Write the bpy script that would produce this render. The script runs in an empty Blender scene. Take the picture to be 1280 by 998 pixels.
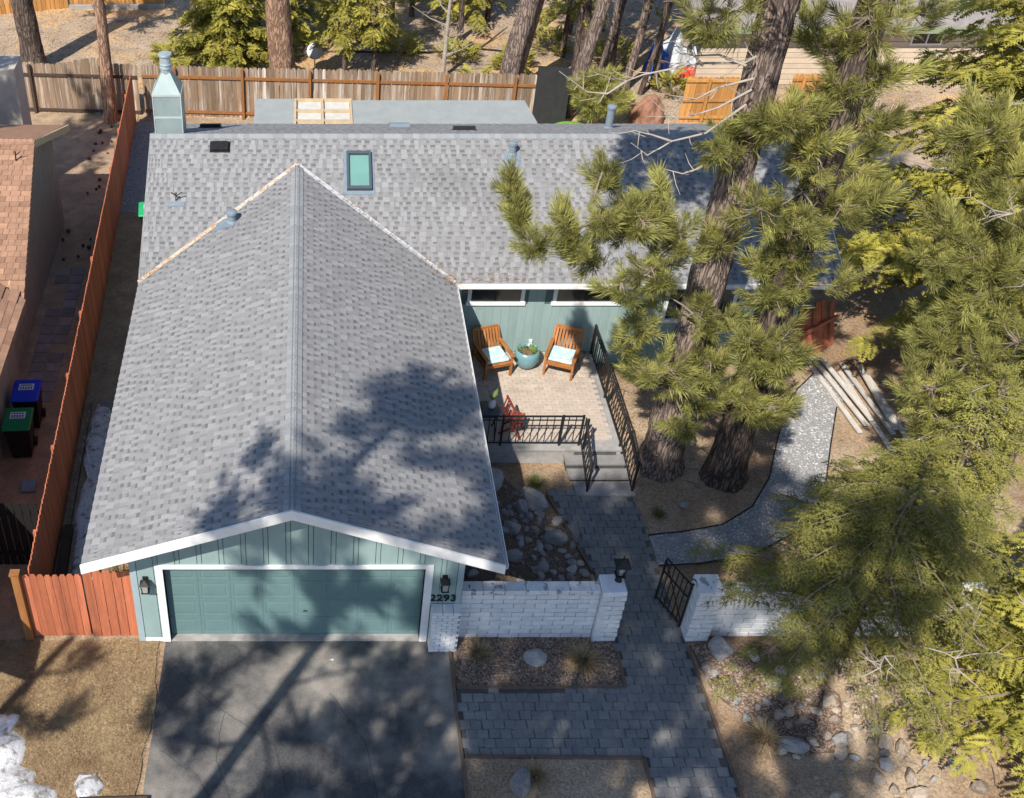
import bpy, math, random
import numpy as np
from mathutils import Vector, Matrix, noise

random.seed(7)
rng = np.random.default_rng(11)
S = bpy.context.scene
COL = S.collection

# ------------------------------------------------------------------ camera
cam_data = bpy.data.cameras.new("camera")
cam = bpy.data.objects.new("camera", cam_data)
COL.objects.link(cam)
cam.location = (0.0, -13.71, 17.44)
cam.rotation_euler = (math.radians(90 - 39.778), 0, 0)
cam_data.sensor_width = 36.0
cam_data.lens = 36.0 * 1415 / 1280
cam_data.shift_x = 255 / 1280
cam_data.clip_start = 0.3
cam_data.clip_end = 2000
S.camera = cam

# ------------------------------------------------------------------ light
SUN = Vector((-0.475, -0.79, 1.0)).normalized()
world = bpy.data.worlds.new("World")
S.world = world
world.use_nodes = True
nt = world.node_tree
sky = nt.nodes.new("ShaderNodeTexSky")
sky.sky_type = 'NISHITA'
sky.sun_disc = False
sky.sun_elevation = math.asin(SUN.z)
sky.sun_rotation = math.atan2(SUN.x, SUN.y)
sky.altitude = 1900
nt.nodes['Background'].inputs['Strength'].default_value = 0.115
nt.links.new(sky.outputs[0], nt.nodes['Background'].inputs['Color'])
sun_data = bpy.data.lights.new("sun", 'SUN')
sun_data.energy = 4.1
sun_data.angle = math.radians(0.45)
sun_data.color = (1.0, 0.93, 0.83)
sun = bpy.data.objects.new("sun", sun_data)
COL.objects.link(sun)
sun.location = (-20, -30, 40)
sun.rotation_euler = (-SUN).to_track_quat('-Z', 'Y').to_euler()
S.view_settings.view_transform = 'Standard'
S.view_settings.look = 'None'
S.view_settings.exposure = 0.68
S.view_settings.gamma = 1.0
S.cycles.max_bounces = 6
S.cycles.diffuse_bounces = 3
S.cycles.transparent_max_bounces = 8

# ------------------------------------------------------------------ materials
MATS = {}
def M(name, c1, c2=None, scale=6.0, rough=0.8, bump=0.0, bscale=None, tone=False, rnd=0.0,
      spec=0.3, metal=0.0, stretch=(1, 1, 1), contrast=(0.35, 0.65), c3=None, s3=1.0, t3=(0.5, 0.62), trans=0.0, fine=0.0, fs=45.0):
    if name in MATS: return MATS[name]
    m = bpy.data.materials.new(name); m.use_nodes = True
    n = m.node_tree.nodes; l = m.node_tree.links
    b = n['Principled BSDF']
    b.inputs['Roughness'].default_value = rough
    b.inputs['Metallic'].default_value = metal
    b.inputs['Specular IOR Level'].default_value = spec
    c2 = c2 or tuple(x * 0.8 for x in c1)
    tc = n.new('ShaderNodeTexCoord')
    oi = n.new('ShaderNodeObjectInfo')
    vm = n.new('ShaderNodeVectorMath'); vm.operation = 'ADD'
    ml = n.new('ShaderNodeMath'); ml.operation = 'MULTIPLY'; ml.inputs[1].default_value = 37.0
    l.new(oi.outputs['Random'], ml.inputs[0])
    l.new(tc.outputs['Object'], vm.inputs[0])
    if rnd: l.new(ml.outputs[0], vm.inputs[1])
    mp = n.new('ShaderNodeMapping'); mp.inputs['Scale'].default_value = stretch
    l.new(vm.outputs[0], mp.inputs['Vector'])
    def nz(sc, det=6.0):
        t = n.new('ShaderNodeTexNoise'); t.inputs['Scale'].default_value = sc
        t.inputs['Detail'].default_value = det; t.inputs['Roughness'].default_value = 0.62
        l.new(mp.outputs[0], t.inputs['Vector']); return t
    t = nz(scale)
    r = n.new('ShaderNodeMapRange'); r.inputs[1].default_value = contrast[0]; r.inputs[2].default_value = contrast[1]
    l.new(t.outputs['Fac'], r.inputs[0])
    mx = n.new('ShaderNodeMix'); mx.data_type = 'RGBA'
    mx.inputs[6].default_value = (*c1, 1); mx.inputs[7].default_value = (*c2, 1)
    l.new(r.outputs[0], mx.inputs[0])
    out = mx.outputs[2]
    if c3:
        t2 = nz(s3, 4.0)
        r2 = n.new('ShaderNodeMapRange'); r2.inputs[1].default_value = t3[0]; r2.inputs[2].default_value = t3[1]
        l.new(t2.outputs['Fac'], r2.inputs[0])
        m3 = n.new('ShaderNodeMix'); m3.data_type = 'RGBA'
        l.new(r2.outputs[0], m3.inputs[0]); l.new(out, m3.inputs[6]); m3.inputs[7].default_value = (*c3, 1)
        out = m3.outputs[2]
    if rnd or tone or fine:
        hs = n.new('ShaderNodeHueSaturation')
        l.new(out, hs.inputs['Color'])
        v = None
        if rnd:
            a = n.new('ShaderNodeMapRange'); a.inputs[3].default_value = 1 - rnd; a.inputs[4].default_value = 1 + rnd
            l.new(oi.outputs['Random'], a.inputs[0]); v = a.outputs[0]
        if tone:
            at = n.new('ShaderNodeAttribute'); at.attribute_name = 'tone'
            if v is not None:
                mm = n.new('ShaderNodeMath'); mm.operation = 'MULTIPLY'
                l.new(v, mm.inputs[0]); l.new(at.outputs['Fac'], mm.inputs[1]); v = mm.outputs[0]
            else: v = at.outputs['Fac']
        if fine:
            tf = nz(fs, 3.0)
            a = n.new('ShaderNodeMapRange'); a.inputs[1].default_value = .3; a.inputs[2].default_value = .7; a.inputs[3].default_value = 1 - fine; a.inputs[4].default_value = 1 + fine
            l.new(tf.outputs['Fac'], a.inputs[0])
            if v is not None:
                mm = n.new('ShaderNodeMath'); mm.operation = 'MULTIPLY'
                l.new(v, mm.inputs[0]); l.new(a.outputs[0], mm.inputs[1]); v = mm.outputs[0]
            else: v = a.outputs[0]
        l.new(v, hs.inputs['Value']); out = hs.outputs[0]
    l.new(out, b.inputs['Base Color'])
    if bump:
        tb = nz(bscale or scale * 3, 8.0)
        bp = n.new('ShaderNodeBump'); bp.inputs['Strength'].default_value = bump; bp.inputs['Distance'].default_value = 0.02
        l.new(tb.outputs['Fac'], bp.inputs['Height']); l.new(bp.outputs[0], b.inputs['Normal'])
    if trans:
        tr = n.new('ShaderNodeBsdfTranslucent'); l.new(out, tr.inputs['Color'])
        ms = n.new('ShaderNodeMixShader'); ms.inputs[0].default_value = trans
        l.new(b.outputs[0], ms.inputs[1]); l.new(tr.outputs[0], ms.inputs[2])
        l.new(ms.outputs[0], n['Material Output'].inputs['Surface'])
    MATS[name] = m
    return m

m_shingle = M('grey_shingle', (.268, .268, .272), (.24, .24, .244), 5, .92, .08, 90, tone=True, spec=.12, c3=(.19, .19, .192), s3=.45, t3=(.55, .85), rnd=.035, fine=.08, fs=70)
m_cap = M('ridge_cap', (.285, .3, .31), (.25, .262, .272), 30, .9, .08, 90, rnd=.12, spec=.12)
m_neigh_shingle = M('terracotta_shingle', (.37, .215, .14), (.28, .165, .11), 4, .92, .3, 90, tone=True, rnd=.12, spec=.15)
m_teal = M('teal_siding', (.275, .375, .365), (.235, .33, .325), 3, .75, .08, 40, rnd=.035, stretch=(1, 1, .3))
m_teal_dark = M('garage_door_teal', (.135, .222, .222), (.12, .202, .202), 3, .6, .03, 50)
m_white = M('white_paint', (.8, .8, .79), (.72, .72, .71), 5, .6, .03, 40)
m_soffit = M('soffit_paint', (.5, .54, .54), (.45, .5, .5), 4, .8)
m_metal = M('galvanised_flashing', (.62, .64, .66), (.5, .52, .54), 8, .45, 0, metal=.35)
m_chim = M('weathered_sheet_metal', (.31, .38, .375), (.26, .33, .33), 4, .5, .04, 25, metal=.25, stretch=(1, 1, .4))
m_vent = M('vent_blue_grey', (.2, .25, .3), (.17, .215, .255), 8, .6)
m_black = M('black_iron', (.016, .016, .018), (.024, .022, .022), 20, .55, .05, 80)
m_dark = M('dark_plastic', (.012, .012, .013), (.02, .02, .02), 10, .5)
m_glass = M('window_glass', (.02, .025, .03), (.025, .03, .035), 2, .08, spec=.7)
m_skyglass = M('skylight_glass', (.16, .33, .29), (.14, .29, .26), 1.5, .12, spec=.6)
m_skyframe = M('skylight_frame', (.07, .09, .11), (.06, .08, .1), 8, .5)
m_fence_red = M('red_stain', (.52, .17, .085), (.41, .125, .062), 3, .85, .15, 30, rnd=.2, stretch=(6, 6, .6), c3=(.31, .105, .065), s3=1.4, t3=(.5, .72), fine=.14, fs=14)
m_fence_old = M('weathered_board', (.30, .215, .145), (.2, .135, .09), 2.5, .9, .25, 25, tone=True, rnd=.28, stretch=(5, 5, .5), c3=(.52, .48, .43), s3=1.6, t3=(.5, .68))
m_fence_new = M('cedar_board', (.55, .29, .09), (.42, .2, .06), 2.5, .85, .2, 25, rnd=.25, stretch=(5, 5, .5))
m_post = M('stained_post', (.33, .145, .05), (.25, .105, .035), 3, .8, .2, 30, rnd=.12, stretch=(4, 4, .5))
m_brick = M('white_painted_brick', (.77, .77, .77), (.66, .66, .67), 7, .75, .25, 45, rnd=.06, c3=(.34, .32, .31), s3=5, t3=(.68, .72))
m_capb = M('worn_white_cap', (.72, .72, .72), (.6, .6, .6), 7, .8, .3, 45, rnd=.06, c3=(.3, .285, .27), s3=6, t3=(.58, .62))
m_mortar = M('mortar', (.3, .3, .31), (.22, .22, .23), 20, .95)
m_conc = M('concrete', (.36, .35, .335), (.29, .28, .27), 6, .9, .2, 60, c3=(.25, .24, .23), s3=1.5)
m_paver = M('grey_paver', (.2, .2, .2), (.16, .16, .163), 5, .92, .2, 70, tone=True, rnd=.05, c3=(.225, .225, .21), s3=.9, fine=.14)
m_joint = M('joint_sand', (.115, .113, .11), (.09, .09, .088), 30, 1)
m_patio = M('tan_brick_paver', (.47, .4, .335), (.41, .345, .29), 3, .9, .1, 60, tone=True, rnd=.03, fine=.08, c3=(.5, .42, .35), s3=.8)
m_asphalt = M('asphalt', (.085, .085, .087), (.055, .056, .06), 25, .93, .3, 120, fine=.25, fs=60, c3=(.33, .3, .26), s3=.5, t3=(.44, .7))
m_ground = M('forest_floor', (.33, .225, .14), (.225, .15, .095), 1.1, 1, .6, 30, c3=(.41, .32, .225), s3=.28, t3=(.42, .62), fine=.4, fs=22)
m_yard = M('back_yard_duff', (.42, .33, .24), (.3, .225, .16), .9, 1, .6, 30, c3=(.5, .33, .17), s3=.35, t3=(.48, .6), fine=.45, fs=13)
m_side = M('side_yard_duff', (.42, .31, .205), (.29, .21, .14), 1.5, 1, .6, 30, c3=(.27, .21, .15), s3=2.2, fine=.3, fs=28)
m_lawn = M('dry_lawn', (.42, .315, .19), (.3, .215, .125), 2.2, 1, .7, 60, c3=(.24, .155, .095), s3=.9, t3=(.48, .66), fine=.3, fs=28)
m_blade = M('dry_grass', (.47, .355, .2), (.31, .215, .12), 1.3, .9, tone=True, trans=.2)
m_green_blade = M('green_grass', (.14, .17, .05), (.2, .2, .07), 2, .9, tone=True, trans=.2)
m_mulch = M('bark_mulch', (.17, .125, .09), (.115, .085, .062), 12, 1, .4, 60)
m_chip = M('bark_chips', (.26, .19, .145), (.17, .12, .09), 8, .95, tone=True)
m_gravelbed = M('gravel_bed', (.36, .36, .365), (.22, .22, .225), 25, 1, .6, 70)
m_pebble = M('blue_grey_pebble', (.5, .49, .48), (.42, .415, .41), 8, .9, tone=True)
m_rock = M('granite_rock', (.33, .32, .315), (.23, .22, .22), 3, .9, .5, 25, rnd=.3, c3=(.42, .37, .32), s3=4, t3=(.55, .7), fine=.2)
m_rocktan = M('tan_river_rock', (.47, .39, .31), (.34, .27, .21), 4, .9, .5, 25, rnd=.35, c3=(.2, .16, .125), s3=3, t3=(.55, .7), fine=.2)
m_flag = M('flagstone', (.28, .25, .24), (.2, .18, .175), 3, .9, .3, 30, rnd=.2)
m_snow = M('old_snow', (.7, .71, .73), (.52, .52, .53), 2.2, .7, .5, 18, c3=(.24, .215, .19), s3=6, t3=(.5, .66), fine=.22, fs=30)
def bark(name, plate, plate2, furrow, scale=11.0):
    m = bpy.data.materials.new(name); m.use_nodes = True
    n = m.node_tree.nodes; l = m.node_tree.links; b = n['Principled BSDF']
    b.inputs['Roughness'].default_value = .95; b.inputs['Specular IOR Level'].default_value = .1
    tc = n.new('ShaderNodeTexCoord'); mp = n.new('ShaderNodeMapping'); mp.inputs['Scale'].default_value = (1, 1, .17)
    l.new(tc.outputs['Object'], mp.inputs['Vector'])
    nz = n.new('ShaderNodeTexNoise'); nz.inputs['Scale'].default_value = 6; nz.inputs['Detail'].default_value = 5
    l.new(mp.outputs[0], nz.inputs['Vector'])
    vs = n.new('ShaderNodeVectorMath'); vs.operation = 'SCALE'; vs.inputs['Scale'].default_value = .34
    l.new(nz.outputs['Color'], vs.inputs[0])
    va = n.new('ShaderNodeVectorMath'); va.operation = 'ADD'
    l.new(mp.outputs[0], va.inputs[0]); l.new(vs.outputs[0], va.inputs[1])
    vo = n.new('ShaderNodeTexVoronoi'); vo.feature = 'DISTANCE_TO_EDGE'; vo.inputs['Scale'].default_value = scale
    l.new(va.outputs[0], vo.inputs['Vector'])
    mr = n.new('ShaderNodeMapRange'); mr.inputs[1].default_value = .02; mr.inputs[2].default_value = .17
    l.new(vo.outputs['Distance'], mr.inputs[0])
    n2 = n.new('ShaderNodeTexNoise'); n2.inputs['Scale'].default_value = 14; n2.inputs['Detail'].default_value = 6; n2.inputs['Roughness'].default_value = .7
    l.new(mp.outputs[0], n2.inputs['Vector'])
    m1 = n.new('ShaderNodeMix'); m1.data_type = 'RGBA'; m1.inputs[6].default_value = (*plate2, 1); m1.inputs[7].default_value = (*plate, 1)
    r2 = n.new('ShaderNodeMapRange'); r2.inputs[1].default_value = .35; r2.inputs[2].default_value = .65
    l.new(n2.outputs['Fac'], r2.inputs[0]); l.new(r2.outputs[0], m1.inputs[0])
    m2 = n.new('ShaderNodeMix'); m2.data_type = 'RGBA'; m2.inputs[6].default_value = (*furrow, 1)
    l.new(mr.outputs[0], m2.inputs[0]); l.new(m1.outputs[2], m2.inputs[7]); l.new(m2.outputs[2], b.inputs['Base Color'])
    bp = n.new('ShaderNodeBump'); bp.inputs['Strength'].default_value = .8; bp.inputs['Distance'].default_value = .03
    l.new(mr.outputs[0], bp.inputs['Height']); l.new(bp.outputs[0], b.inputs['Normal'])
    return m
m_barkA = bark('grey_bark', (.34, .26, .215), (.215, .16, .135), (.1, .078, .068))
m_barkR = bark('red_bark', (.5, .32, .21), (.33, .2, .135), (.2, .12, .085), 12)
m_barkD = bark('dark_bark', (.2, .15, .12), (.13, .097, .08), (.06, .046, .04))
m_twig = M('bare_twig', (.26, .21, .175), (.17, .135, .11), 6, .95)
m_paletwig = M('pale_twig', (.4, .35, .3), (.28, .245, .21), 6, .95)
m_needle = M('pine_needle', (.38, .36, .11), (.23, .235, .07), 1.2, .7, tone=True, trans=.22, spec=.2)
m_fir = M('fir_needle', (.26, .24, .06), (.16, .165, .045), 1.5, .75, tone=True, trans=.18, spec=.2)
m_cedar = M('cedar_spray', (.43, .385, .075), (.27, .26, .05), 1.2, .8, tone=True, trans=.2, spec=.2)
m_teak = M('teak', (.42, .17, .05), (.3, .11, .03), 4, .6, .1, 40, rnd=.15)
m_redwood = M('red_stained_wood', (.3, .06, .035), (.24, .045, .03), 5, .6, rnd=.1)
m_cushion = M('pale_blue_cushion', (.5, .68, .74), (.36, .58, .7), 6, .9, c3=(.72, .74, .58), s3=9, t3=(.5, .6))
m_pot = M('teal_glazed_pot', (.17, .33, .36), (.13, .27, .31), 4, .3, spec=.5)
m_soil = M('soil', (.12, .085, .05), (.2, .14, .08), 15, 1, .5, 40)
m_leaf = M('pot_plant_leaf', (.12, .2, .05), (.2, .25, .08), 6, .7, trans=.2)
m_bin = M('black_bin', (.012, .012, .014), (.018, .018, .02), 5, .45)
m_blue = M('blue_lid', (.015, .05, .55), (.012, .04, .48), 3, .4)
m_green = M('green_lid', (.01, .2, .07), (.01, .17, .06), 3, .4)
m_label = M('bin_label', (.7, .74, .76), (.6, .65, .68), 20, .6)
m_stucco = M('beige_siding', (.36, .33, .26), (.31, .285, .225), 3, .85, .1, 30, rnd=.06)
m_tan = M('tan_trim', (.55, .43, .27), (.47, .36, .22), 4, .8, .1, 30)
m_beige = M('background_siding', (.6, .5, .38), (.53, .43, .33), 3, .85, rnd=.07)
m_gfascia = M('green_fascia', (.27, .31, .2), (.22, .26, .165), 4, .8)
m_tarpblue = M('blue_tarp', (.02, .12, .5), (.02, .09, .4), 5, .5)
m_tarpwhite = M('pale_tarp', (.62, .66, .7), (.45, .5, .56), 5, .6)
m_tarpred = M('red_tarp', (.55, .07, .03), (.42, .05, .03), 5, .6)
m_lime = M('lime_plastic', (.25, .55, .06), (.2, .45, .05), 4, .4)
m_terra = M('terracotta_boards', (.45, .15, .08), (.33, .1, .055), 3, .85, .2, 20, rnd=.15)
m_plank = M('whitewashed_plank', (.6, .56, .51), (.44, .4, .36), 6, .85, .2, 30, rnd=.1, stretch=(3, .6, 3))
m_coverpanel = M('pale_cover_panel', (.58, .58, .54), (.48, .48, .45), 4, .7)
m_cover = M('rolled_roofing', (.31, .335, .33), (.27, .295, .295), 3, .9, .15, 60, c3=(.42, .33, .25), s3=1.3, t3=(.68, .8))
m_wood_dark = M('dark_timber', (.09, .06, .045), (.055, .038, .03), 4, .9, .3, 25, stretch=(3, .5, 3))
m_blackpanel = M('black_board', (.02, .021, .023), (.03, .03, .032), 4, .7)
m_litter = M('pine_litter', (.4, .26, .13), (.28, .17, .085), 3, 1, tone=True)
m_cone = M('pine_cone', (.1, .065, .042), (.06, .042, .03), 20, .95)
m_dish = M('dish_grey', (.6, .62, .62), (.55, .57, .57), 5, .5)
m_hose = M('black_hose', (.02, .02, .022), None, 5, .6)
m_crack = M('crack_filler', (.02, .021, .023), None, 9, .9)

# ------------------------------------------------------------------ object helpers
WM = {}
def wm(o): return WM.get(o.name, Matrix.Identity(4))
def adopt(o, parent):
    if parent is not None:
        o.parent = parent
        o.matrix_parent_inverse = wm(parent).inverted()
def tag(o, label=None, cat=None, group=None, kind=None):
    if label: o['label'] = label
    if cat: o['category'] = cat
    if group: o['group'] = group
    if kind: o['kind'] = kind
    return o
def empty(name, loc, label=None, cat=None, group=None):
    o = bpy.data.objects.new(name, None); COL.objects.link(o)
    o.location = loc; o.empty_display_size = .2
    WM[o.name] = Matrix.Translation(loc)
    return tag(o, label, cat, group)
def place(name, me, mat4, parent=None):
    o = bpy.data.objects.new(name, me); COL.objects.link(o)
    adopt(o, parent)
    o.matrix_basis = mat4
    WM[o.name] = mat4.copy()
    return o
def np_mesh(name, v, f, mat, tone=None, smooth=False):
    me = bpy.data.meshes.new(name)
    v = np.asarray(v, np.float32); f = np.asarray(f, np.int32)
    k = f.shape[1]
    me.vertices.add(len(v)); me.vertices.foreach_set('co', v.ravel())
    me.loops.add(f.size); me.loops.foreach_set('vertex_index', f.ravel())
    me.polygons.add(len(f)); me.polygons.foreach_set('loop_start', np.arange(0, f.size, k, dtype=np.int32))
    me.polygons.foreach_set('use_smooth', np.full(len(f), bool(smooth)))
    if tone is not None:
        a = me.attributes.new('tone', 'FLOAT', 'POINT'); a.data.foreach_set('value', np.asarray(tone, np.float32))
    me.update(calc_edges=True)
    me.materials.append(mat)
    return me
def np_obj(name, v, f, mat, parent=None, tone=None, smooth=False, **kw):
    o = place(name, np_mesh(name, v, f, mat, tone, smooth), Matrix.Identity(4), parent)
    return tag(o, **kw)

class B:
    """collects polygons, then becomes one mesh object"""
    def __init__(s): s.v = []; s.f = []; s.t = []; s.tone = 1.0; s.sm = []
    def add(s, vs, fs, M4=None, smooth=False):
        n = len(s.v)
        s.v += [tuple(M4 @ Vector(p)) if M4 is not None else tuple(p) for p in vs]
        s.f += [tuple(n + i for i in f) for f in fs]
        s.t += [s.tone] * len(vs); s.sm += [smooth] * len(fs)
        return s
    def box(s, x0, x1, y0, y1, z0, z1, M4=None):
        return s.add([(x0, y0, z0), (x1, y0, z0), (x1, y1, z0), (x0, y1, z0), (x0, y0, z1), (x1, y0, z1), (x1, y1, z1), (x0, y1, z1)],
                     [(3, 2, 1, 0), (4, 5, 6, 7), (0, 1, 5, 4), (1, 2, 6, 5), (2, 3, 7, 6), (3, 0, 4, 7)], M4)
    def prism(s, poly, axis, a, b, M4=None):
        """poly: 2D outline; axis 'y' gives (x,z) outline swept in y, 'z' gives (x,y) swept in z, 'x' gives (y,z) swept in x"""
        n = len(poly)
        mk = {'y': lambda p, t: (p[0], t, p[1]), 'z': lambda p, t: (p[0], p[1], t), 'x': lambda p, t: (t, p[0], p[1])}[axis]
        vs = [mk(p, a) for p in poly] + [mk(p, b) for p in poly]
        fs = [tuple(range(n)), tuple(range(2 * n - 1, n - 1, -1))] + [(i, i + n, (i + 1) % n + n, (i + 1) % n) for i in range(n)]
        return s.add(vs, fs, M4)
    def tube(s, pts, rs, n=6, caps=True):
        pts = [Vector(p) for p in pts]
        if not hasattr(rs, '__len__'): rs = [rs] * len(pts)
        vs = []; fs = []
        up = Vector((.13, .29, .95))
        for i, p in enumerate(pts):
            d = (pts[min(i + 1, len(pts) - 1)] - pts[max(i - 1, 0)])
            if d.length < 1e-9: d = Vector((0, 0, 1))
            d.normalize()
            a = d.cross(up)
            if a.length < .05: a = d.cross(Vector((1, 0, 0)))
            a.normalize(); c = d.cross(a)
            for k in range(n):
                th = 2 * math.pi * k / n
                vs.append(p + (a * math.cos(th) + c * math.sin(th)) * rs[i])
        for i in range(len(pts) - 1):
            for k in range(n):
                fs.append((i * n + k, i * n + (k + 1) % n, (i + 1) * n + (k + 1) % n, (i + 1) * n + k))
        if caps: fs += [tuple(range(n - 1, -1, -1)), tuple(range((len(pts) - 1) * n, len(pts) * n))]
        return s.add(vs, fs, None, n > 4)
    def bar(s, p0, p1, w, h=None, up=(0, 0, 1)):
        """rectangular bar from p0 to p1"""
        h = h or w
        p0 = Vector(p0); p1 = Vector(p1); d = (p1 - p0).normalized()
        a = d.cross(Vector(up))
        if a.length < .05: a = d.cross(Vector((1, 0, 0)))
        a.normalize(); c = a.cross(d)
        vs = [p + a * (i * w / 2) + c * (j * h / 2) for p in (p0, p1) for i, j in ((-1, -1), (1, -1), (1, 1), (-1, 1))]
        return s.add(vs, [(3, 2, 1, 0), (4, 5, 6, 7), (0, 1, 5, 4), (1, 2, 6, 5), (2, 3, 7, 6), (3, 0, 4, 7)])
    def lathe(s, prof, c, n=20, smooth=True):
        vs = []; fs = []
        for r, z in prof:
            for k in range(n):
                th = 2 * math.pi * k / n
                vs.append((c[0] + r * math.cos(th), c[1] + r * math.sin(th), c[2] + z))
        for i in range(len(prof) - 1):
            for k in range(n):
                fs.append((i * n + k, i * n + (k + 1) % n, (i + 1) * n + (k + 1) % n, (i + 1) * n + k))
        fs += [tuple(range(n - 1, -1, -1)), tuple(range((len(prof) - 1) * n, len(prof) * n))]
        return s.add(vs, fs, None, smooth)
    def mesh(s, name, mat):
        me = bpy.data.meshes.new(name)
        me.from_pydata(s.v, [], s.f)
        a = me.attributes.new('tone', 'FLOAT', 'POINT'); a.data.foreach_set('value', np.asarray(s.t, np.float32))
        me.polygons.foreach_set('use_smooth', np.array(s.sm, bool))
        me.update(); me.materials.append(mat)
        return me
    def build(s, name, mat, parent=None, M4=None, **kw):
        return tag(place(name, s.mesh(name, mat), M4 or Matrix.Identity(4), parent), **kw)

def chamfer_box(sx, sy, sz, b, jitter=0.0, r=random):
    """box centred on x and y, resting on z=0, with bevelled edges (44 triangles)"""
    X, Y, Zh = sx / 2, sy / 2, sz / 2
    j = lambda: r.uniform(-jitter, jitter)
    cor = {}
    vs = []
    for i in (-1, 1):
        for k in (-1, 1):
            for m in (-1, 1):
                cx, cy, cz = i * X + j(), k * Y + j(), m * Zh + Zh + j() * .5
                n = len(vs)
                vs += [(cx, cy - k * b, cz - m * b), (cx - i * b, cy, cz - m * b), (cx - i * b, cy - k * b, cz)]
                cor[i, k, m] = n
    fs = []
    for i in (-1, 1):
        fs.append([cor[i, a, c] for a, c in ((-1, -1), (1, -1), (1, 1), (-1, 1))])
        fs.append([cor[a, i, c] + 1 for a, c in ((-1, -1), (-1, 1), (1, 1), (1, -1))])
        fs.append([cor[a, c, i] + 2 for a, c in ((-1, -1), (1, -1), (1, 1), (-1, 1))])
        for k in (-1, 1):
            fs.append([cor[i, k, -1], cor[i, k, 1], cor[i, k, 1] + 1, cor[i, k, -1] + 1])
            fs.append([cor[i, -1, k], cor[i, 1, k], cor[i, 1, k] + 2, cor[i, -1, k] + 2])
            fs.append([cor[-1, i, k] + 1, cor[1, i, k] + 1, cor[1, i, k] + 2, cor[-1, i, k] + 2])
            for m in (-1, 1): fs.append([cor[i, k, m], cor[i, k, m] + 1, cor[i, k, m] + 2])
    # consistent outward winding
    c0 = Vector((0, 0, Zh)); out = []
    for f in fs:
        p = [Vector(vs[q]) for q in f]
        nrm = (p[1] - p[0]).cross(p[2] - p[0])
        mid = sum(p, Vector()) / len(p)
        out.append(f if nrm.dot(mid - c0) > 0 else f[::-1])
    return vs, out
def cmesh(name, sx, sy, sz, b, mat, jitter=0.0):
    v, f = chamfer_box(sx, sy, sz, b, jitter)
    return B().add(v, f).mesh(name, mat)

def frame(d, roll=None):
    """(K,3) directions -> (K,3,3) rotation matrices taking +x to d"""
    d = d / np.linalg.norm(d, axis=1, keepdims=True)
    up = np.tile(np.array([[0, 0, 1.0]]), (len(d), 1))
    up[np.abs(d[:, 2]) > .97] = (0, 1, 0)
    a = np.cross(up, d); a /= np.linalg.norm(a, axis=1, keepdims=True)
    c = np.cross(d, a)
    if roll is not None:
        co, si = np.cos(roll)[:, None], np.sin(roll)[:, None]
        a, c = a * co + c * si, c * co - a * si
    return np.stack([d, a, c], axis=2)
def scatter(tv, tf, pos, R, sc, tt=None):
    """merge K copies of a template"""
    K = len(pos)
    sc = np.asarray(sc)
    if sc.ndim == 1: sc = sc[:, None]
    v = np.einsum('kij,nj->kni', R, tv) * sc[:, None, :] if sc.shape[1] == 1 else np.einsum('kij,knj->kni', R, tv[None] * sc[:, None, :])
    v = v + pos[:, None, :]
    f = tf[None] + (np.arange(K) * len(tv))[:, None, None]
    return v.reshape(-1, 3), f.reshape(-1, tf.shape[1])

# ------------------------------------------------------------------ foliage templates
def tuft_template(n=165, L=.22, w=.005):
    vs = []; fs = []
    for i in range(n):
        t = rng.random() ** .8
        base = np.array([-.34 + .38 * t, rng.normal(0, .012), -.05 * (1 - t) ** 2 + rng.normal(0, .012)])
        th = rng.uniform(0, 2 * math.pi)
        el = rng.uniform(.45, 1.15) * (1.25 - .75 * t)
        d = np.array([math.cos(el), math.sin(el) * math.cos(th), math.sin(el) * math.sin(th)])
        side = np.cross(d, rng.normal(size=3)); side /= np.linalg.norm(side)
        ln = L * rng.uniform(.55, 1.15)
        sag = np.array([0, 0, -.035]) * rng.random()
        tip = base + d * ln + sag
        mid = base + d * ln * .55 + sag * .25
        k = len(vs)
        vs += [base, mid + side * w, mid - side * w, tip]
        fs += [(k, k + 1, k + 2), (k + 2, k + 1, k + 3)]
    return np.array(vs), np.array(fs)
TUFT = [tuft_template(int(n_), l_) for n_, l_ in ((185, .22), (140, .25), (195, .19), (105, .24), (165, .21))]
TUFT_FAR = [tuft_template(46, .22, .011) for _ in range(3)]
def frond_template(pairs=9, w=.055, ang=.9, droop=.12, seed=1):
    r = np.random.default_rng(seed)
    vs = []; fs = []
    def diamond(p, d, nrm, ln, wd):
        d = d / np.linalg.norm(d); s = np.cross(nrm, d); s /= np.linalg.norm(s)
        k = len(vs)
        vs.extend([p, p + d * ln * .45 + s * wd, p + d * ln, p + d * ln * .45 - s * wd]); fs.extend([(k, k + 1, k + 2), (k, k + 2, k + 3)])
    z = np.array([0, 0, 1.0])
    for i in range(pairs):
        t = (i + .5) / pairs
        p = np.array([t, 0, -droop * t * t])
        ln = (.42 * (1 - t) ** .7 + .1) * r.uniform(.8, 1.15)
        for sgn in (-1, 1):
            d = np.array([math.cos(ang), sgn * math.sin(ang), r.uniform(-.25, .15)])
            n = z + r.normal(size=3) * .25
            diamond(p, d, n, ln, w * (.6 + ln))
            q = p + d * ln * .45
            for s2 in (-1, 1):
                if ln > .22:
                    d2 = np.array([math.cos(ang + s2 * .7), sgn * math.sin(ang + s2 * .7), r.uniform(-.3, .15)])
                    diamond(q, d2, n, ln * .5, w * .6)
    diamond(np.array([.9, 0, -droop * .8]), np.array([1, 0, -droop]), z, .2, w * .7)
    return np.array(vs), np.array(fs)
FROND_FINE = [frond_template(10, .032, .95, .2, s) for s in (1, 2)]
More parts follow.
